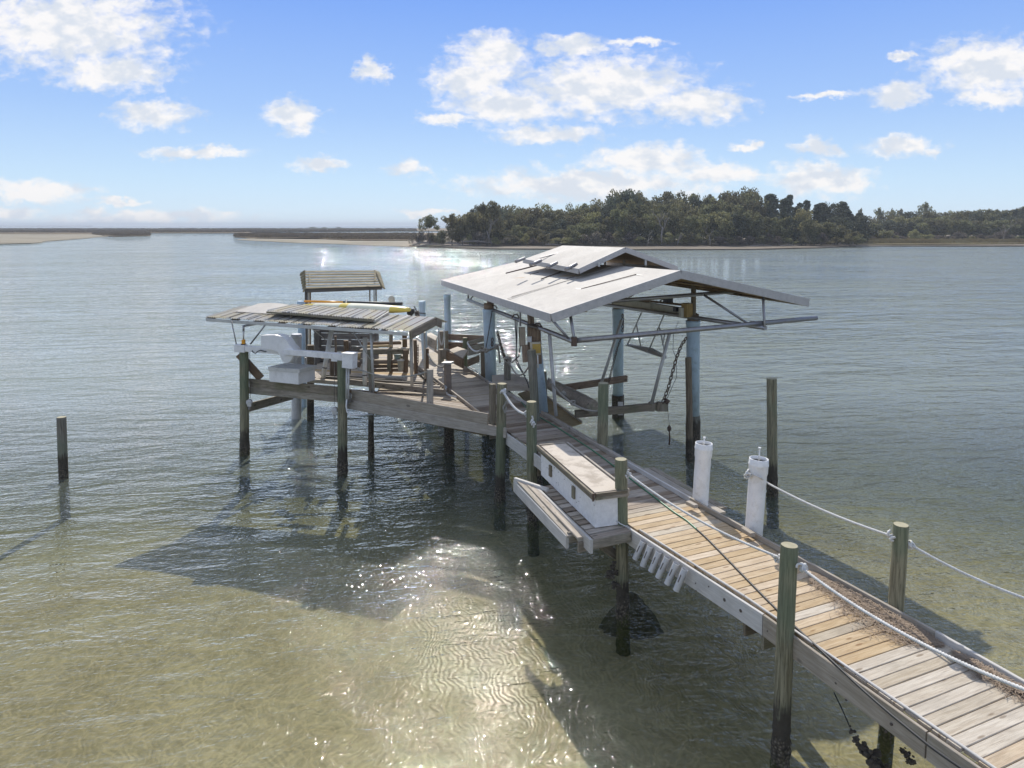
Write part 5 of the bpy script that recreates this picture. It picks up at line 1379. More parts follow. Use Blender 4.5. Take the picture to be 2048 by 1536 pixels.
# ------------------------------------------------------------------ sea bed
def bed_h(x, y):
    d = math.hypot(x, y)
    dep = 0.42 + 0.022 * max(0, d - 6.5) + 0.05 * max(0, d - 15)
    if d > 26: dep += 0.03 * (d - 26)
    dep = min(dep, 4.5)
    dep += .12 * mn.noise(Vector((x * .12, y * .12, 0))) + .04 * mn.noise(Vector((x * .5, y * .5, 3)))
    return -dep
mb = MB()
ys = [-20, -8, 0] + [1 + .5 * i for i in range(80)] + [42 + 3 * i for i in range(20)] + [105, 130, 170, 240, 400, 800, 1600, 3500, 7000]
xs = [-7000, -3000, -1200, -500, -200, -100, -60] + [-40 + .8 * i for i in range(101)] + [60, 100, 200, 500, 1200, 3000, 7000]
for y in ys:
    for x in xs: mb.v.append(Vector((x, y, bed_h(x, y))))
nx = len(xs)
for j in range(len(ys) - 1):
    for i in range(nx - 1): q = j * nx + i; mb.f.append((q, q + 1, q + nx + 1, q + nx)); mb.m.append(0); mb.sm.append(True)
m_, n_, b_, out_ = mat('sandy sea bed')
geo = n_.node('ShaderNodeNewGeometry'); pos = geo.outputs['Position']
g1 = n_.noise(pos, .45, 6, .6); g2 = n_.noise(pos, 3.2, 6, .65); g3 = n_.noise(n_.vmath('MULTIPLY', pos, (1.0, 1.0, 1.0)), 11, 5, .65, .2)
base = n_.mix(n_.mapr(g1, .35, .65, 0, 1, True), (.365, .305, .185), (.455, .39, .25))
base = n_.mix(n_.mapr(g2, .52, .74, 0, .45), base, (.19, .155, .085))
base = n_.mix(n_.mapr(g3, .5, .7, 0, .35), base, (.24, .195, .11))
w3 = n_.noise(pos, .9, 4, .6)
base = n_.mix(n_.mapr(w3, .70, .76, 0, .75), base, (.085, .07, .035))
pxx, pyy, _z = n_.sep(pos)
base = n_.mix(n_.mapr(pyy, 10.0, 26.0, 0, .7, True), base, (.20, .21, .12))
n_.put(b_.inputs['Base Color'], base); b_.inputs['Roughness'].default_value = .95; b_.inputs['Specular IOR Level'].default_value = 0
wv = n_.node('ShaderNodeTexWave'); n_.put(wv.inputs['Vector'], n_.vmath('ADD', pos, n_.vmath('MULTIPLY', n_.noise(pos, 1.2, 3, .5, out=1), (1.1, 1.1, 0)))); wv.inputs['Scale'].default_value = 3.3; wv.inputs['Distortion'].default_value = 2.5; wv.inputs['Detail'].default_value = 3
n_.put(b_.inputs['Normal'], n_.bump(n_.math('ADD', wv.outputs['Fac'], g3), .25, .03))
mb.build('sea_bed', m_, None, kind='structure')

# ------------------------------------------------------------------ water (closed body so that its volume absorbs light)
wm = bpy.data.materials.new('sea water'); wm.use_nodes = True; wm.node_tree.nodes.clear(); n_ = NT(wm.node_tree)
geo = n_.node('ShaderNodeNewGeometry'); pos = geo.outputs['Position']
p2 = n_.vmath('MULTIPLY', pos, (1.0, 1.0, 0.0))
rot = n_.node('ShaderNodeVectorRotate', rotation_type='Z_AXIS'); n_.put(rot.inputs['Vector'], p2); rot.inputs['Angle'].default_value = math.radians(-8)
pr = rot.outputs[0]
wa = n_.noise(n_.vmath('MULTIPLY', pr, (.55, 1.35, 1)), 1.35, 2, .5, .5)
wb_ = n_.noise(n_.vmath('MULTIPLY', pr, (1.0, 2.1, 1)), 4.2, 2, .5, .3)
wc = n_.noise(n_.vmath('MULTIPLY', pr, (1.0, 1.6, 1)), 12.0, 1, .5, .2)
swl = n_.noise(n_.vmath('MULTIPLY', pr, (.32, 1.0, 1)), .48, 3, .55, .6)
calm = n_.mapr(n_.noise(n_.vmath('MULTIPLY', pr, (.5, 1.6, 1)), .05, 3, .5), .35, .65, .65, 1.25)
py_g = n_.sep(pos)[1]
hgt = n_.math('ADD', n_.math('MULTIPLY', wa, .55), n_.math('ADD', n_.math('MULTIPLY', wb_, n_.mapr(py_g, 14.0, 60.0, .17, .11)), n_.math('MULTIPLY', wc, n_.mapr(py_g, 12.0, 40.0, .10, .02))))
hgt = n_.math('ADD', hgt, n_.math('MULTIPLY', n_.math('MULTIPLY', swl, n_.mapr(py_g, 10.0, 46.0, .35, 1.0)), n_.mapr(py_g, 14.0, 60.0, 1.6, 2.2)))
hgt = n_.math('MULTIPLY', hgt, calm)
px_, py_, _ = n_.sep(pos)
amp = n_.mapr(py_, 6.0, 30.0, .46, 1.05, True)
hgt = n_.math('MULTIPLY', hgt, amp)
nrm = n_.bump(hgt, 1.0, .36)
cosi = n_.math('ABSOLUTE', n_.vmath('DOT_PRODUCT', nrm, geo.outputs['Incoming'], out=1))
fres = n_.math('MULTIPLY_ADD', n_.math('POWER', n_.math('SUBTRACT', 1.0, cosi, clamp=True), 5.0), .98, .02)
gl = n_.node('ShaderNodeBsdfGlossy'); gl.inputs['Roughness'].default_value = .026; n_.put(gl.inputs['Normal'], nrm); gl.inputs['Color'].default_value = (.97, .98, 1, 1)
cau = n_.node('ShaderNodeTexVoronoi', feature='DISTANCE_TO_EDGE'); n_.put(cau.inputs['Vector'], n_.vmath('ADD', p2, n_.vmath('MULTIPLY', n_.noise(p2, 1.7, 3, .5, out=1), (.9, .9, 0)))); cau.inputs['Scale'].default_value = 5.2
caf = n_.mapr(cau.outputs['Distance'], .02, .16, 1, 0, True)  # painted caustics: bright web lines put into the surface tint
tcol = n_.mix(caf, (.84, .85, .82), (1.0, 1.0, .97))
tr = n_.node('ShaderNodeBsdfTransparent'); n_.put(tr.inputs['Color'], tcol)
tur = n_.node('ShaderNodeBsdfDiffuse'); tur.inputs['Color'].default_value = (.33, .37, .31, 1)
m1 = n_.node('ShaderNodeMixShader')
n_.put(m1.inputs[0], n_.mapr(py_, 10.0, 30.0, .01, .66, True)); n_.l.new(tr.outputs[0], m1.inputs[1]); n_.l.new(tur.outputs[0], m1.inputs[2])
m2_ = n_.node('ShaderNodeMixShader'); n_.put(m2_.inputs[0], fres); n_.l.new(m1.outputs[0], m2_.inputs[1]); n_.l.new(gl.outputs[0], m2_.inputs[2])
oo = n_.node('ShaderNodeOutputMaterial'); n_.l.new(m2_.outputs[0], oo.inputs['Surface'])
va = n_.node('ShaderNodeVolumeAbsorption'); va.inputs['Color'].default_value = (.64, .69, .53, 1); va.inputs['Density'].default_value = .50
n_.l.new(va.outputs[0], oo.inputs['Volume'])
X = 6900; Y0 = -19; Y1 = 6900
sideb = -7.5
mb = MB(); mb.add([(-X, Y0, 0), (X, Y0, 0), (X, Y1, 0), (-X, Y1, 0), (-X, Y0, sideb), (X, Y0, sideb), (X, Y1, sideb), (-X, Y1, sideb)],
                  [(0, 1, 2, 3), (7, 6, 5, 4), (0, 4, 5, 1), (1, 5, 6, 2), (2, 6, 7, 3), (3, 7, 4, 0)])
mb.build('water', wm, None, kind='structure')

# ------------------------------------------------------------------ marsh and sand
def ground_mat(name, c1, c2, c3, sc=1.0, bump=.5):
    m, n, b, o = mat(name)
    geo = n.node('ShaderNodeNewGeometry'); pos = geo.outputs['Position']
    a = n.noise(pos, .05 * sc, 5, .6); d = n.noise(pos, 1.1 * sc, 6, .7)
    base = n.mix(n.mapr(a, .4, .6, 0, 1, True), c1, c2); base = n.mix(n.mapr(d, .5, .7, 0, .6), base, c3)
    n.put(b.inputs['Base Color'], base); b.inputs['Roughness'].default_value = .95; b.inputs['Specular IOR Level'].default_value = .1
    n.put(b.inputs['Normal'], n.bump(d, bump, .3)); return m
M['marsh'] = ground_mat('winter marsh grass', (.17, .125, .075), (.23, .175, .10), (.11, .085, .055))
M['marsh_gold'] = ground_mat('golden marsh grass', (.24, .185, .095), (.30, .245, .13), (.16, .14, .07))
M['sand'] = ground_mat('wet sand', (.26, .23, .17), (.33, .29, .22), (.20, .17, .12))
M['shore'] = ground_mat('shore sand', (.17, .14, .105), (.25, .21, .16), (.10, .08, .06))
def land(name, label, outline, z, mt, jit=2.0, dens=6, seed=0, edge_drop=None, top_noise=0.0):
    """flat piece of land from a plan outline; noisy shoreline, near-vertical bank"""
    rg = random.Random(seed); pts = []
    for a, b in zip(outline, outline[1:] + outline[:1]):
        a = Vector((*a, 0)); b = Vector((*b, 0)); L = (b - a).length; k = max(1, int(L / dens))
        for i in range(k):
            p = a.lerp(b, i / k); nn = Vector((-(b - a).y, (b - a).x, 0)).normalized()
            pts.append(p + nn * jit * (mn.noise(p * (1 / (dens * 4)) + Vector((seed, 0, 0))) * 2 + mn.noise(p * (1 / dens)) * .6))
    bmx = bmesh.new(); top = [bmx.verts.new((p.x, p.y, z)) for p in pts]; bot = [bmx.verts.new((p.x, p.y, -.6)) for p in pts]
    f = bmx.faces.new(top)
    for i in range(len(pts)): j = (i + 1) % len(pts); bmx.faces.new((top[i], bot[i], bot[j], top[j]))
    bmesh.ops.triangulate(bmx, faces=[f]); bmesh.ops.recalc_face_normals(bmx, faces=bmx.faces)
    me = bpy.data.meshes.new(name); bmx.to_mesh(me); bmx.free(); me.materials.append(M[mt])
    o = bpy.data.objects.new(name, me); COL.objects.link(o)
    return tag(o, label, None, kind='structure')
def W2(px, py): p = wt(px, py); return (p.x, p.y)
def stuffgrass(label, outline_px, z, mt, n, h, seed, name='marsh_grass'):
    """upright grass tufts over a strip given by pairs (px, near py, far py)"""
    rg = random.Random(seed); mb = MB()
    for i in range(n):
        t = rg.random() * (len(outline_px) - 1); k = int(t); f = t - k; a = outline_px[k]; b = outline_px[k + 1]
        px = a[0] + (b[0] - a[0]) * f; yn = a[1] + (b[1] - a[1]) * f; yf = a[2] + (b[2] - a[2]) * f
        pn = wt(px, yn); pf = wt(px, yf); u = rg.random(); u = u if rg.random() < .7 else u * .1
        p = pn.lerp(pf, u); p.z = z
        w_ = rg.uniform(.5, 1.4) * max(1, p.y / 260); hh_ = h * rg.uniform(.6, 1.25)
        an = rg.uniform(-.6, .6); dx = Vector((math.cos(an), math.sin(an), 0)) * w_
        mb.add([p - dx, p + dx, p + dx * .75 + Vector((0, 0, hh_ * rg.uniform(.7, 1))), p + Vector((0, 0, hh_)), p - dx * .7 + Vector((0, 0, hh_ * rg.uniform(.7, 1)))], [(0, 1, 2, 3, 4)])
    return tag(mb.build(name, M[mt], None, origin=wt(outline_px[0][0], outline_px[0][1])), label, 'grass', kind='stuff')
land('sand_spit', None, [W2(-900, 489), W2(0, 489), W2(60, 487.5), W2(95, 483), W2(150, 478.5), W2(215, 473), W2(180, 468.5), W2(0, 467.5), W2(-900, 467)], .25, 'sand', 1.2, 8, 2)
land('marsh', None, [W2(180, 469), W2(225, 474), W2(298, 472.5), W2(300, 468), W2(240, 466), W2(-900, 466), W2(-900, 468.5)], .45, 'marsh', 1.0, 8, 3)
land('marsh', None, [W2(-1500, 467), W2(0, 468), W2(200, 466.5), W2(420, 467), W2(505, 467), W2(500, 463), W2(820, 463), W2(1400, 463), W2(1400, 457), W2(230, 457), W2(-1500, 457.5)], .6, 'marsh', 6, 25, 4)
land('marsh', None, [W2(471, 475), W2(512, 477.5), W2(600, 477), W2(655, 480), W2(700, 482), W2(810, 482), W2(1000, 478), W2(1000, 466.5), W2(640, 466), W2(600, 469), W2(520, 469)], .45, 'marsh', 1.5, 9, 5)
land('sand_bar', None, [W2(470, 480), W2(560, 484.5), W2(680, 489), W2(820, 494), W2(880, 492), W2(880, 478), W2(700, 480), W2(560, 477.5), W2(500, 477)], .12, 'sand', .8, 8, 6)
land('far_shore', None, [W2(-1200, 452.6), W2(185, 452.6), W2(185, 452.15), W2(-1200, 452.15)], 5.0, 'marsh', 20, 150, 7)
stuffgrass('brown marsh grass on the far flats and the left marsh island', [(-80, 466.8, 458), (200, 466, 458), (480, 466, 458), (520, 465, 458), (830, 463, 458)], .6, 'marsh', 5000, 1.2, 1)
stuffgrass('brown marsh grass on the tapering point at the left', [(190, 470, 467), (240, 473.3, 466.5), (296, 472, 468)], .45, 'marsh', 900, .8, 2)
stuffgrass('brown marsh grass on the near marsh island left of the trees', [(473, 474.5, 471), (520, 476.8, 468.5), (600, 476.5, 469), (700, 481, 469), (830, 481, 469)], .45, 'marsh', 3200, .9, 3)

# wooded island at the right
land('island_shore', None, [W2(820, 493), W2(900, 496.5), W2(1000, 499), W2(1200, 501), W2(1500, 500), W2(1640, 497), W2(1700, 493), W2(2100, 493.5), W2(3000, 494), W2(3000, 470), W2(1000, 476), W2(830, 484)], .35, 'shore', .9, 6, 8)
def hill(name, outline, z0, hgt, mt, seed):
    land(name, None, outline, z0, mt, 1.5, 8, seed)
hill('island_ground', [W2(845, 489), W2(950, 491), W2(1100, 493), W2(1500, 493), W2(1660, 490), W2(1720, 486), W2(3000, 484), W2(3000, 466), W2(900, 476)], .9, 0, 'shore', 9)
land('marsh', None, [W2(1712, 491.5), W2(1800, 492.3), W2(2048, 490.5), W2(3000, 490.5), W2(3000, 478), W2(1760, 480), W2(1730, 487)], .75, 'marsh_gold', .8, 6, 10)
stuffgrass('golden brown marsh grass in front of the right tree line', [(1716, 490.5, 486), (1800, 491.5, 481), (2048, 489.8, 480), (2400, 489.8, 480)], .75, 'marsh_gold', 5200, .8, 4)

# ------------------------------------------------------------------ trees
def leafmat(name, c1, c2, tr=.4):
    m = bpy.data.materials.new(name); m.use_nodes = True; m.node_tree.nodes.clear(); n = NT(m.node_tree)
    geo = n.node('ShaderNodeNewGeometry'); oi = n.node('ShaderNodeObjectInfo')
    g = n.noise(n.vmath('ADD', geo.outputs['Position'], n.comb(oi.outputs['Random'], 0, 0)), .9, 3, .6)
    base = n.mix(n.mapr(g, .35, .65, 0, 1, True), c1, c2)
    isl = n.math('MULTIPLY', geo.outputs['Random Per Island'], 1.0)
    hs = n.node('ShaderNodeHueSaturation'); n.put(hs.inputs['Color'], base); n.put(hs.inputs['Value'], n.mapr(isl, 0, 1, .55, 1.5)); n.put(hs.inputs['Hue'], n.mapr(oi.outputs['Random'], 0, 1, .475, .515))
    hs2 = n.node('ShaderNodeHueSaturation'); n.put(hs2.inputs['Color'], hs.outputs[0]); n.put(hs2.inputs['Value'], n.mapr(oi.outputs['Random'], 0, 1, .75, 1.3))
    d = n.node('ShaderNodeBsdfDiffuse'); t = n.node('ShaderNodeBsdfTranslucent'); g_ = n.node('ShaderNodeBsdfGlossy'); g_.inputs['Roughness'].default_value = .5
    n.put(d.inputs[0], hs2.outputs[0]); n.put(t.inputs[0], hs2.outputs[0]); n.put(g_.inputs[0], (.5, .5, .5, 1))
    a = n.node('ShaderNodeMixShader'); a.inputs[0].default_value = tr; n.l.new(d.outputs[0], a.inputs[1]); n.l.new(t.outputs[0], a.inputs[2])
    b = n.node('ShaderNodeMixShader'); b.inputs[0].default_value = .04; n.l.new(a.outputs[0], b.inputs[1]); n.l.new(g_.outputs[0], b.inputs[2])
    o = n.node('ShaderNodeOutputMaterial'); n.l.new(b.outputs[0], o.inputs[0]); return m
M['oak'] = leafmat('live oak leaves', (.125, .125, .062), (.195, .185, .092))
M['oak_light'] = leafmat('light green leaves', (.20, .19, .085), (.27, .25, .12))
M['cedar'] = leafmat('cedar needles', (.085, .095, .06), (.12, .125, .08), .2)
M['brush'] = leafmat('brown brush', (.15, .125, .10), (.20, .17, .13), .25)
M['bark'] = simple('grey bark', (.13, .115, .10), .9, dirt=.5, dirtcol=(.08, .07, .06), scale=3)
M['deadwood'] = simple('bleached dead wood', (.24, .215, .19), .9, dirt=.3, dirtcol=(.12, .10, .09), scale=3)

def crown_mesh(name, kind, seed, leaves=1500):
    rg = random.Random(seed); mb = MB(); cl = []
    if kind == 'oak':
        for i in range(40):
            a = rg.uniform(0, 6.283); r = rg.uniform(0, .42) ** .8; z = rg.uniform(.20, .93)
            f = math.sin(math.pi * min(1, max(.12, (z - .10) / .90))) ** .6
            cl.append((Vector((math.cos(a) * r * f * 1.5, math.sin(a) * r * f * 1.5, z)), rg.uniform(.12, .19)))
    elif kind == 'cedar':
        for i in range(44):
            z = rg.uniform(.06, .97) ** .9; w_ = .34 * (1 - z) + .04; a = rg.uniform(0, 6.283); r = rg.uniform(.3, 1) * w_
            cl.append((Vector((math.cos(a) * r, math.sin(a) * r, z)), .06 + .12 * (1 - z)))
    elif kind == 'bush':
        for i in range(20):
            a = rg.uniform(0, 6.283); r = rg.uniform(0, .55); z = rg.uniform(.12, .80) * (1 - r * .5)
            cl.append((Vector((math.cos(a) * r, math.sin(a) * r, z)), rg.uniform(.13, .2)))
    elif kind == 'umbrella':
        for i in range(26):
            a = rg.uniform(0, 6.283); r = rg.uniform(.0, .44); z = rg.uniform(.60, .94) - r * .25
            cl.append((Vector((math.cos(a) * r, math.sin(a) * r, z)), rg.uniform(.09, .14)))
    per = leaves // len(cl)
    for c, r in cl:
        for k in range(per):
            d = Vector((rg.gauss(0, 1), rg.gauss(0, 1), rg.gauss(0, 1))).normalized() * r * rg.uniform(.55, 1.12)
            p = c + Vector((d.x, d.y, d.z * .75))
            s_ = rg.uniform(.020, .040) * (1 if kind != 'cedar' else .8)
            u = Vector((rg.gauss(0, 1), rg.gauss(0, 1), rg.gauss(0, .6))).normalized(); v = u.orthogonal().normalized(); v = (v * math.cos(rg.random() * 6) + u.cross(v) * math.sin(rg.random() * 6)).normalized()
            mb.add([p - u * s_, p - v * s_ * .7, p + u * s_ * 1.1, p + v * s_ * .7], [(0, 1, 2, 3)])
    me = bpy.data.meshes.new(name); me.from_pydata([tuple(p) for p in mb.v], [], mb.f); me.update(); return me
def trunk_mesh(name, kind, seed):
    rg = random.Random(seed); mb = MB()
    top = .8 if kind != 'cedar' else .95
    pts = [Vector((.04 * math.sin(i * 1.3 + seed), .04 * math.cos(i * 1.7 + seed), top * .6 * i / 4)) for i in range(5)]
    pts[0] = Vector((pts[1].x * .5, pts[1].y * .5, -.05))
    mb.tube(pts, .02, 7, radii=[.030, .024, .021, .018, .013])
    for i in range(7 if kind != 'cedar' else 2):
        a = rg.uniform(0, 6.28); b = pts[rg.choice([1, 2, 3, 4])]; l = rg.uniform(.22, .40)
        m1_ = b + Vector((math.cos(a) * l * .5, math.sin(a) * l * .5, l * .35)); e_ = b + Vector((math.cos(a) * l * .85, math.sin(a) * l * .85, l * .95))
        mb.tube([b, m1_, e_], .01, 5, radii=[.013, .009, .003])
    me = bpy.data.meshes.new(name); me.from_pydata([tuple(p) for p in mb.v], [], mb.f); me.polygons.foreach_set('use_smooth', [True] * len(mb.f)); me.materials.append(M['bark']); me.update(); return me
TM = {}
for kd, cnt, lv in (('oak', 6, 4200), ('cedar', 3, 3400), ('bush', 4, 2200), ('umbrella', 2, 1800)):
    TM[kd] = [(crown_mesh('crown', kd, 100 + i + len(kd) * 7, lv), trunk_mesh('trunk', kd, 7 + i)) for i in range(cnt)]
_mc = {}
def tree(px, d, ytop, wpx, kind='oak', mt='oak', label=None, group='trees of the wooded island', i=None, zb=.8, name='tree'):
    rg = random.Random(int(px * 13 + d)); base = Q(px, 470, d); base.z = zb
    h = Q(px, ytop, d).z - zb; wm_ = wpx * d / F
    cm, tm = TM[kind][(int(px) if i is None else i) % len(TM[kind])]
    key = (cm.name, mt)
    if key not in _mc: c2 = cm.copy(); c2.materials.clear(); c2.materials.append(M[mt]); _mc[key] = c2
    e = empty(name, base, label, 'tree' if name == 'tree' else 'shrub', group)
    nat = {'oak': 1.25, 'cedar': .66, 'bush': 1.35, 'umbrella': 1.05}[kind]
    c = bpy.data.objects.new('crown', _mc[key]); COL.objects.link(c); c.parent = e
    c.scale = (wm_ / nat, wm_ / nat, h * 1.0); c.rotation_euler = (0, 0, rg.uniform(0, 6.28))
    t = bpy.data.objects.new('trunk', tm); COL.objects.link(t); t.parent = e; t.scale = (wm_ * .8, wm_ * .8, h); t.rotation_euler = (0, 0, rg.uniform(0, 6.28))
    return e
# skyline: (px, top py)
sky_line = [(945, 424), (975, 406), (1000, 411), (1030, 414), (1060, 410), (1100, 416), (1140, 411), (1165, 404), (1200, 402), (1218, 386), (1243, 379), (1268, 385), (1300, 392), (1335, 381), (1375, 390), (1410, 386), (1450, 383), (1495, 379), (1540, 388), (1575, 393), (1600, 398), (1630, 396), (1660, 405), (1690, 408), (1715, 425), (1735, 436), (1780, 425), (1850, 421), (1900, 420), (1950, 416), (2000, 418), (2048, 414), (2200, 415), (2500, 418)]
def sl(px): return interp(sky_line, px)
rg = random.Random(42)
GT = 'trees of the wooded island'
# named, recognisable trees first
tree(858, 212, 430, 46, 'umbrella', 'oak', 'small umbrella shaped tree standing alone at the left tip of the wooded island', GT, 0)
tree(905, 214, 425, 48, 'umbrella', 'oak_light', 'ragged open topped tree, second from the left tip of the island', GT, 1)
tree(885, 210, 452, 62, 'bush', 'oak', 'low dark shrub between the two lone trees at the island tip', GT, 1)
tree(926, 212, 433, 54, 'oak', 'oak_light', 'yellowish slender tree just left of the solid tree line', GT, 2)
tree(838, 209, 455, 44, 'bush', 'brush', 'brown bush at the very tip of the island', GT, 2)
tree(975, 212, 404, 62, 'oak', 'oak', 'tall dark tree that begins the solid tree line at the left', GT, 3)
tree(1243, 240, 378, 92, 'oak', 'cedar', 'highest round dark crown rising over the middle of the island', GT, 0)
tree(1440, 212, 424, 60, 'oak', 'oak_light', 'light green tree in the front row right of the roof', GT, 1)
tree(1604, 214, 420, 54, 'oak', 'oak_light', 'bright yellow green rounded tree at the right part of the island', GT, 2)
places = ['above the far end of the shelter roof', 'left of the highest crown', 'behind the raised roof cap', 'between the highest crown and the bright round tree', 'right of the bright round tree', 'behind the golden marsh', 'at the far right of the view']
def place(px):
    return places[0] if px < 1130 and px > 1050 else ('left of the shelter roof' if px <= 1050 else places[1] if px < 1215 else places[2] if px < 1330 else places[3] if px < 1590 else places[4] if px < 1720 else places[5] if px < 1930 else places[6])
ones = ['', 'first', 'second', 'third', 'fourth', 'fifth', 'sixth', 'seventh', 'eighth', 'ninth', 'tenth', 'eleventh', 'twelfth', 'thirteenth', 'fourteenth', 'fifteenth', 'sixteenth', 'seventeenth', 'eighteenth', 'nineteenth']
tens = {20: 'twentieth', 30: 'thirtieth', 40: 'fortieth', 50: 'fiftieth', 60: 'sixtieth', 70: 'seventieth', 80: 'eightieth'}
tn = {20: 'twenty', 30: 'thirty', 40: 'forty', 50: 'fifty', 60: 'sixty', 70: 'seventy', 80: 'eighty'}
def ordinal(k): return ones[k] if k < 20 else (tens[k] if k % 10 == 0 else tn[k // 10 * 10] + ' ' + ones[k % 10])
cnt = {}
rowname = {262: 'back row', 243: 'third row', 228: 'middle row', 215: 'front row'}
for d, step, dy, w0 in ((262, 34, 0, 66), (243, 33, 7, 62), (228, 31, 22, 58), (215, 29, 42, 52)):
    px = 950 + (d % 17)
    while px < 2330:
        right = px > 1725; dd = d + (70 if right else 0)
        yt = sl(px) + dy * (1 if not right else .55) + rg.uniform(-4, 6)
        ced = 1520 < px < 1725 and d > 225
        kd = 'cedar' if (ced and rg.random() < .75) else 'oak'
        mt = 'cedar' if ced or rg.random() < .18 else ('oak_light' if rg.random() < (.16 if d < 240 else .10) else 'oak')
        wd_ = w0 * rg.uniform(.8, 1.25) * (.8 if right else 1) * (.75 if kd == 'cedar' else 1)
        colr = {'cedar': 'very dark', 'oak': 'olive', 'oak_light': 'lighter green'}[mt]
        cnt[d] = cnt.get(d, 0) + 1
        lb = f'{colr} {"cedar" if kd == "cedar" else "tree"}, {ordinal(cnt[d])} from the left in the {rowname[d]} of the island wood'
        tree(px, dd, min(yt, 480), wd_, kd, mt, lb, GT)
        px += step * rg.uniform(.8, 1.2) * (1.25 if px > 2048 else 1)
# understorey
px = 850
while px < 2300:
    right = px > 1725
    yt = rg.uniform(455, 474) if not right else rg.uniform(452, 470)
    mt = rg.choice(['brush', 'brush', 'oak', 'oak_light'])
    if px > 930 or mt == 'brush':
        shc = cnt['s'] = cnt.get('s', 0) + 1
        colr = {'brush': 'brown leafless', 'oak': 'dark green', 'oak_light': 'light green'}[mt]
        tree(px, 207 if not right else 262, yt, rg.uniform(26, 50), 'bush', mt, f'{colr} shrub, {ordinal(shc)} from the left along the foot of the wood', 'shrubs at the foot of the island wood', name='shrub')
    px += rg.uniform(13, 26)
# distant crowns that stand above the right tree line
for px, yt, w_, lb in ((1757, 413, 22, 'left'), (1782, 417, 14, 'middle'), (1800, 418, 20, 'right'), (1850, 405, 34, 'tallest'), (1720, 417, 14, 'leftmost tiny')):
    tree(px, 380, yt, w_, 'umbrella', 'oak', f'distant flat topped pine, {lb} of those above the trees behind the golden marsh', 'distant flat topped pines', zb=3, i=int(px) % 2)
for px, yt, w_ in ((625, 452.5, 26), (650, 453, 22), (678, 452.5, 24)):
    tree(px, 1100, yt, w_, 'bush', 'oak', f'tiny dark tree clump far off on the marsh horizon, {"left" if px < 640 else "middle" if px < 670 else "right"} of three', 'tree clumps on the marsh horizon', zb=.6)
# dead trees and driftwood on the shore
def dead(px, py, d, h, lean, seed, label, group='bare dead trees on the shore'):
    rg = random.Random(seed); b = Q(px, py, d); b.z = .5; e = empty('dead_tree', b, label, 'dead tree', group); mb = MB()
    def br(p, dirn, l, r, n):
        q = p + dirn * l; mid = p.lerp(q, .5) + Vector((rg.uniform(-.1, .1), 0, rg.uniform(-.05, .1))) * l * .5
        mb.tube([p, mid, q], r, 5, radii=[r, r * .8, r * .5])
        if n > 0:
            for k in range(rg.choice([2, 3])):
                nd = (dirn + Vector((rg.uniform(-.9, .9), rg.uniform(-.5, .5), rg.uniform(-.2, .6)))).normalized(); br(p.lerp(q, rg.uniform(.45, 1)), nd, l * rg.uniform(.5, .75), r * .55, n - 1)
    br(b, Vector((lean, 0, 1)).normalized(), h * .5, h * .028, 3); mb.build('trunk', M['deadwood'], e)
dead(1323, 490, 205, 11, .05, 1, 'bare grey dead tree rising to mid height of the wood right of the roof peak')
dead(1420, 493, 203, 6, -.1, 2, 'pale bare dead tree at the water edge below the light green front tree')
dead(984, 488, 206, 9, -.35, 3, 'leaning white trunked dead tree by the left end of the tree line')
dead(1355, 492, 203, 5, .2, 4, 'short bleached dead tree low on the bank between two others')
dead(1295, 492, 203, 5, .15, 5, 'small bare tree on the bank beside the shelter ridge')
dead(2005, 478, 255, 9, .2, 6, 'bare forked tree behind the golden marsh near the right picture edge')
dead(1620, 492, 206, 4, -.2, 7, 'low tangle of bare branches at the right end of the bank')
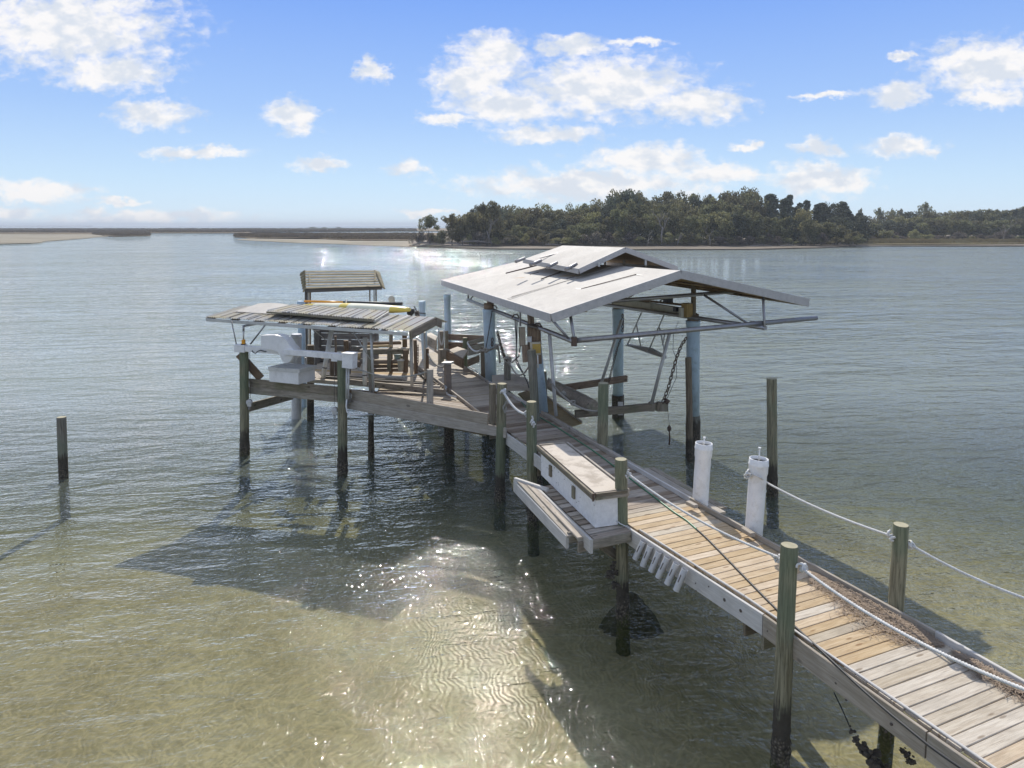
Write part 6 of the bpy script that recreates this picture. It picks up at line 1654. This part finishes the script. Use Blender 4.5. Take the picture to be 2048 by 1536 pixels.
for k, (x0, y0, x1, y1, r) in enumerate([(825, 490, 858, 485, .28), (835, 494, 880, 489, .22), (850, 489, 905, 492, .20), (890, 486, 935, 494, .24), (925, 483, 985, 486, .20), (905, 494, 960, 491, .18), (1090, 489, 1125, 492, .18), (1500, 494, 1545, 492, .2), (1560, 492, 1600, 495, .2)]):
    a = Q(x0, y0, 203); b = Q(x1, y1, 203.5); a.z = max(a.z, .35); b.z = max(b.z, .3); mb = MB(); rg2 = random.Random(k)
    mb.tube([a, a.lerp(b, .5) + Vector((0, 0, .3)), b], r, 6, radii=[r, r * .8, r * .4])
    for q in range(6):
        p = a.lerp(b, rg2.random()); mb.tube([p, p + Vector((rg2.uniform(-1.6, 1.6), rg2.uniform(-.5, .5), rg2.uniform(.4, 1.6)))], .06, 4, radii=[.08, .03])
    wh = ['leftmost tangle at the tip of the wooded island', 'low grey log below the umbrella shaped tree', 'crooked log under the ragged open tree', 'thick fallen trunk right of the ragged open tree', 'long fallen trunk reaching from the leaning dead tree', 'thin driftwood at the waterline left of the roof', 'driftwood log left of the raised roof cap', 'driftwood on the bank below the cedars', 'driftwood near the right end of the bank'][k]
    tag(mb.build('driftwood', M['deadwood'], None, origin=b), f'bleached driftwood, {wh}', 'driftwood', 'driftwood on the island shore')

tree(862, 214, 462, 60, 'bush', 'brush', 'tangled brown thicket beneath the umbrella shaped tree', 'shrubs at the foot of the island wood', 3, name='shrub')
tree(915, 216, 446, 56, 'bush', 'oak', 'dense dark thicket filling the gap below the ragged open topped tree', 'shrubs at the foot of the island wood', 2, name='shrub')
tree(948, 216, 426, 66, 'oak', 'oak_light', 'broad rounded tree between the yellowish slender tree and the solid tree line', GT, 4)
tree(945, 218, 440, 60, 'bush', 'oak', 'dense bush under the yellowish slender tree', 'shrubs at the foot of the island wood', 0, name='shrub')
# ------------------------------------------------------------------ thin sea haze
hm = bpy.data.materials.new('haze'); hm.use_nodes = True; hm.node_tree.nodes.clear(); n_ = NT(hm.node_tree)
pv = n_.node('ShaderNodeVolumePrincipled'); pv.inputs['Color'].default_value = (.82, .88, .95, 1); pv.inputs['Density'].default_value = .0003
ho = n_.node('ShaderNodeOutputMaterial'); n_.l.new(pv.outputs[0], ho.inputs['Volume'])
HX = 7600; mb = MB(); mb.add([(-HX, -60, 24), (HX, -60, 24), (HX, 7600, 24), (-HX, 7600, 24), (-HX, -60, -9), (HX, -60, -9), (HX, 7600, -9), (-HX, 7600, -9)],
      [(0, 1, 2, 3), (7, 6, 5, 4), (0, 4, 5, 1), (1, 5, 6, 2), (2, 6, 7, 3), (3, 7, 4, 0)])
hz = mb.build('haze', hm, None, kind='stuff'); hz['label'] = 'thin pale sea haze over the whole scene'
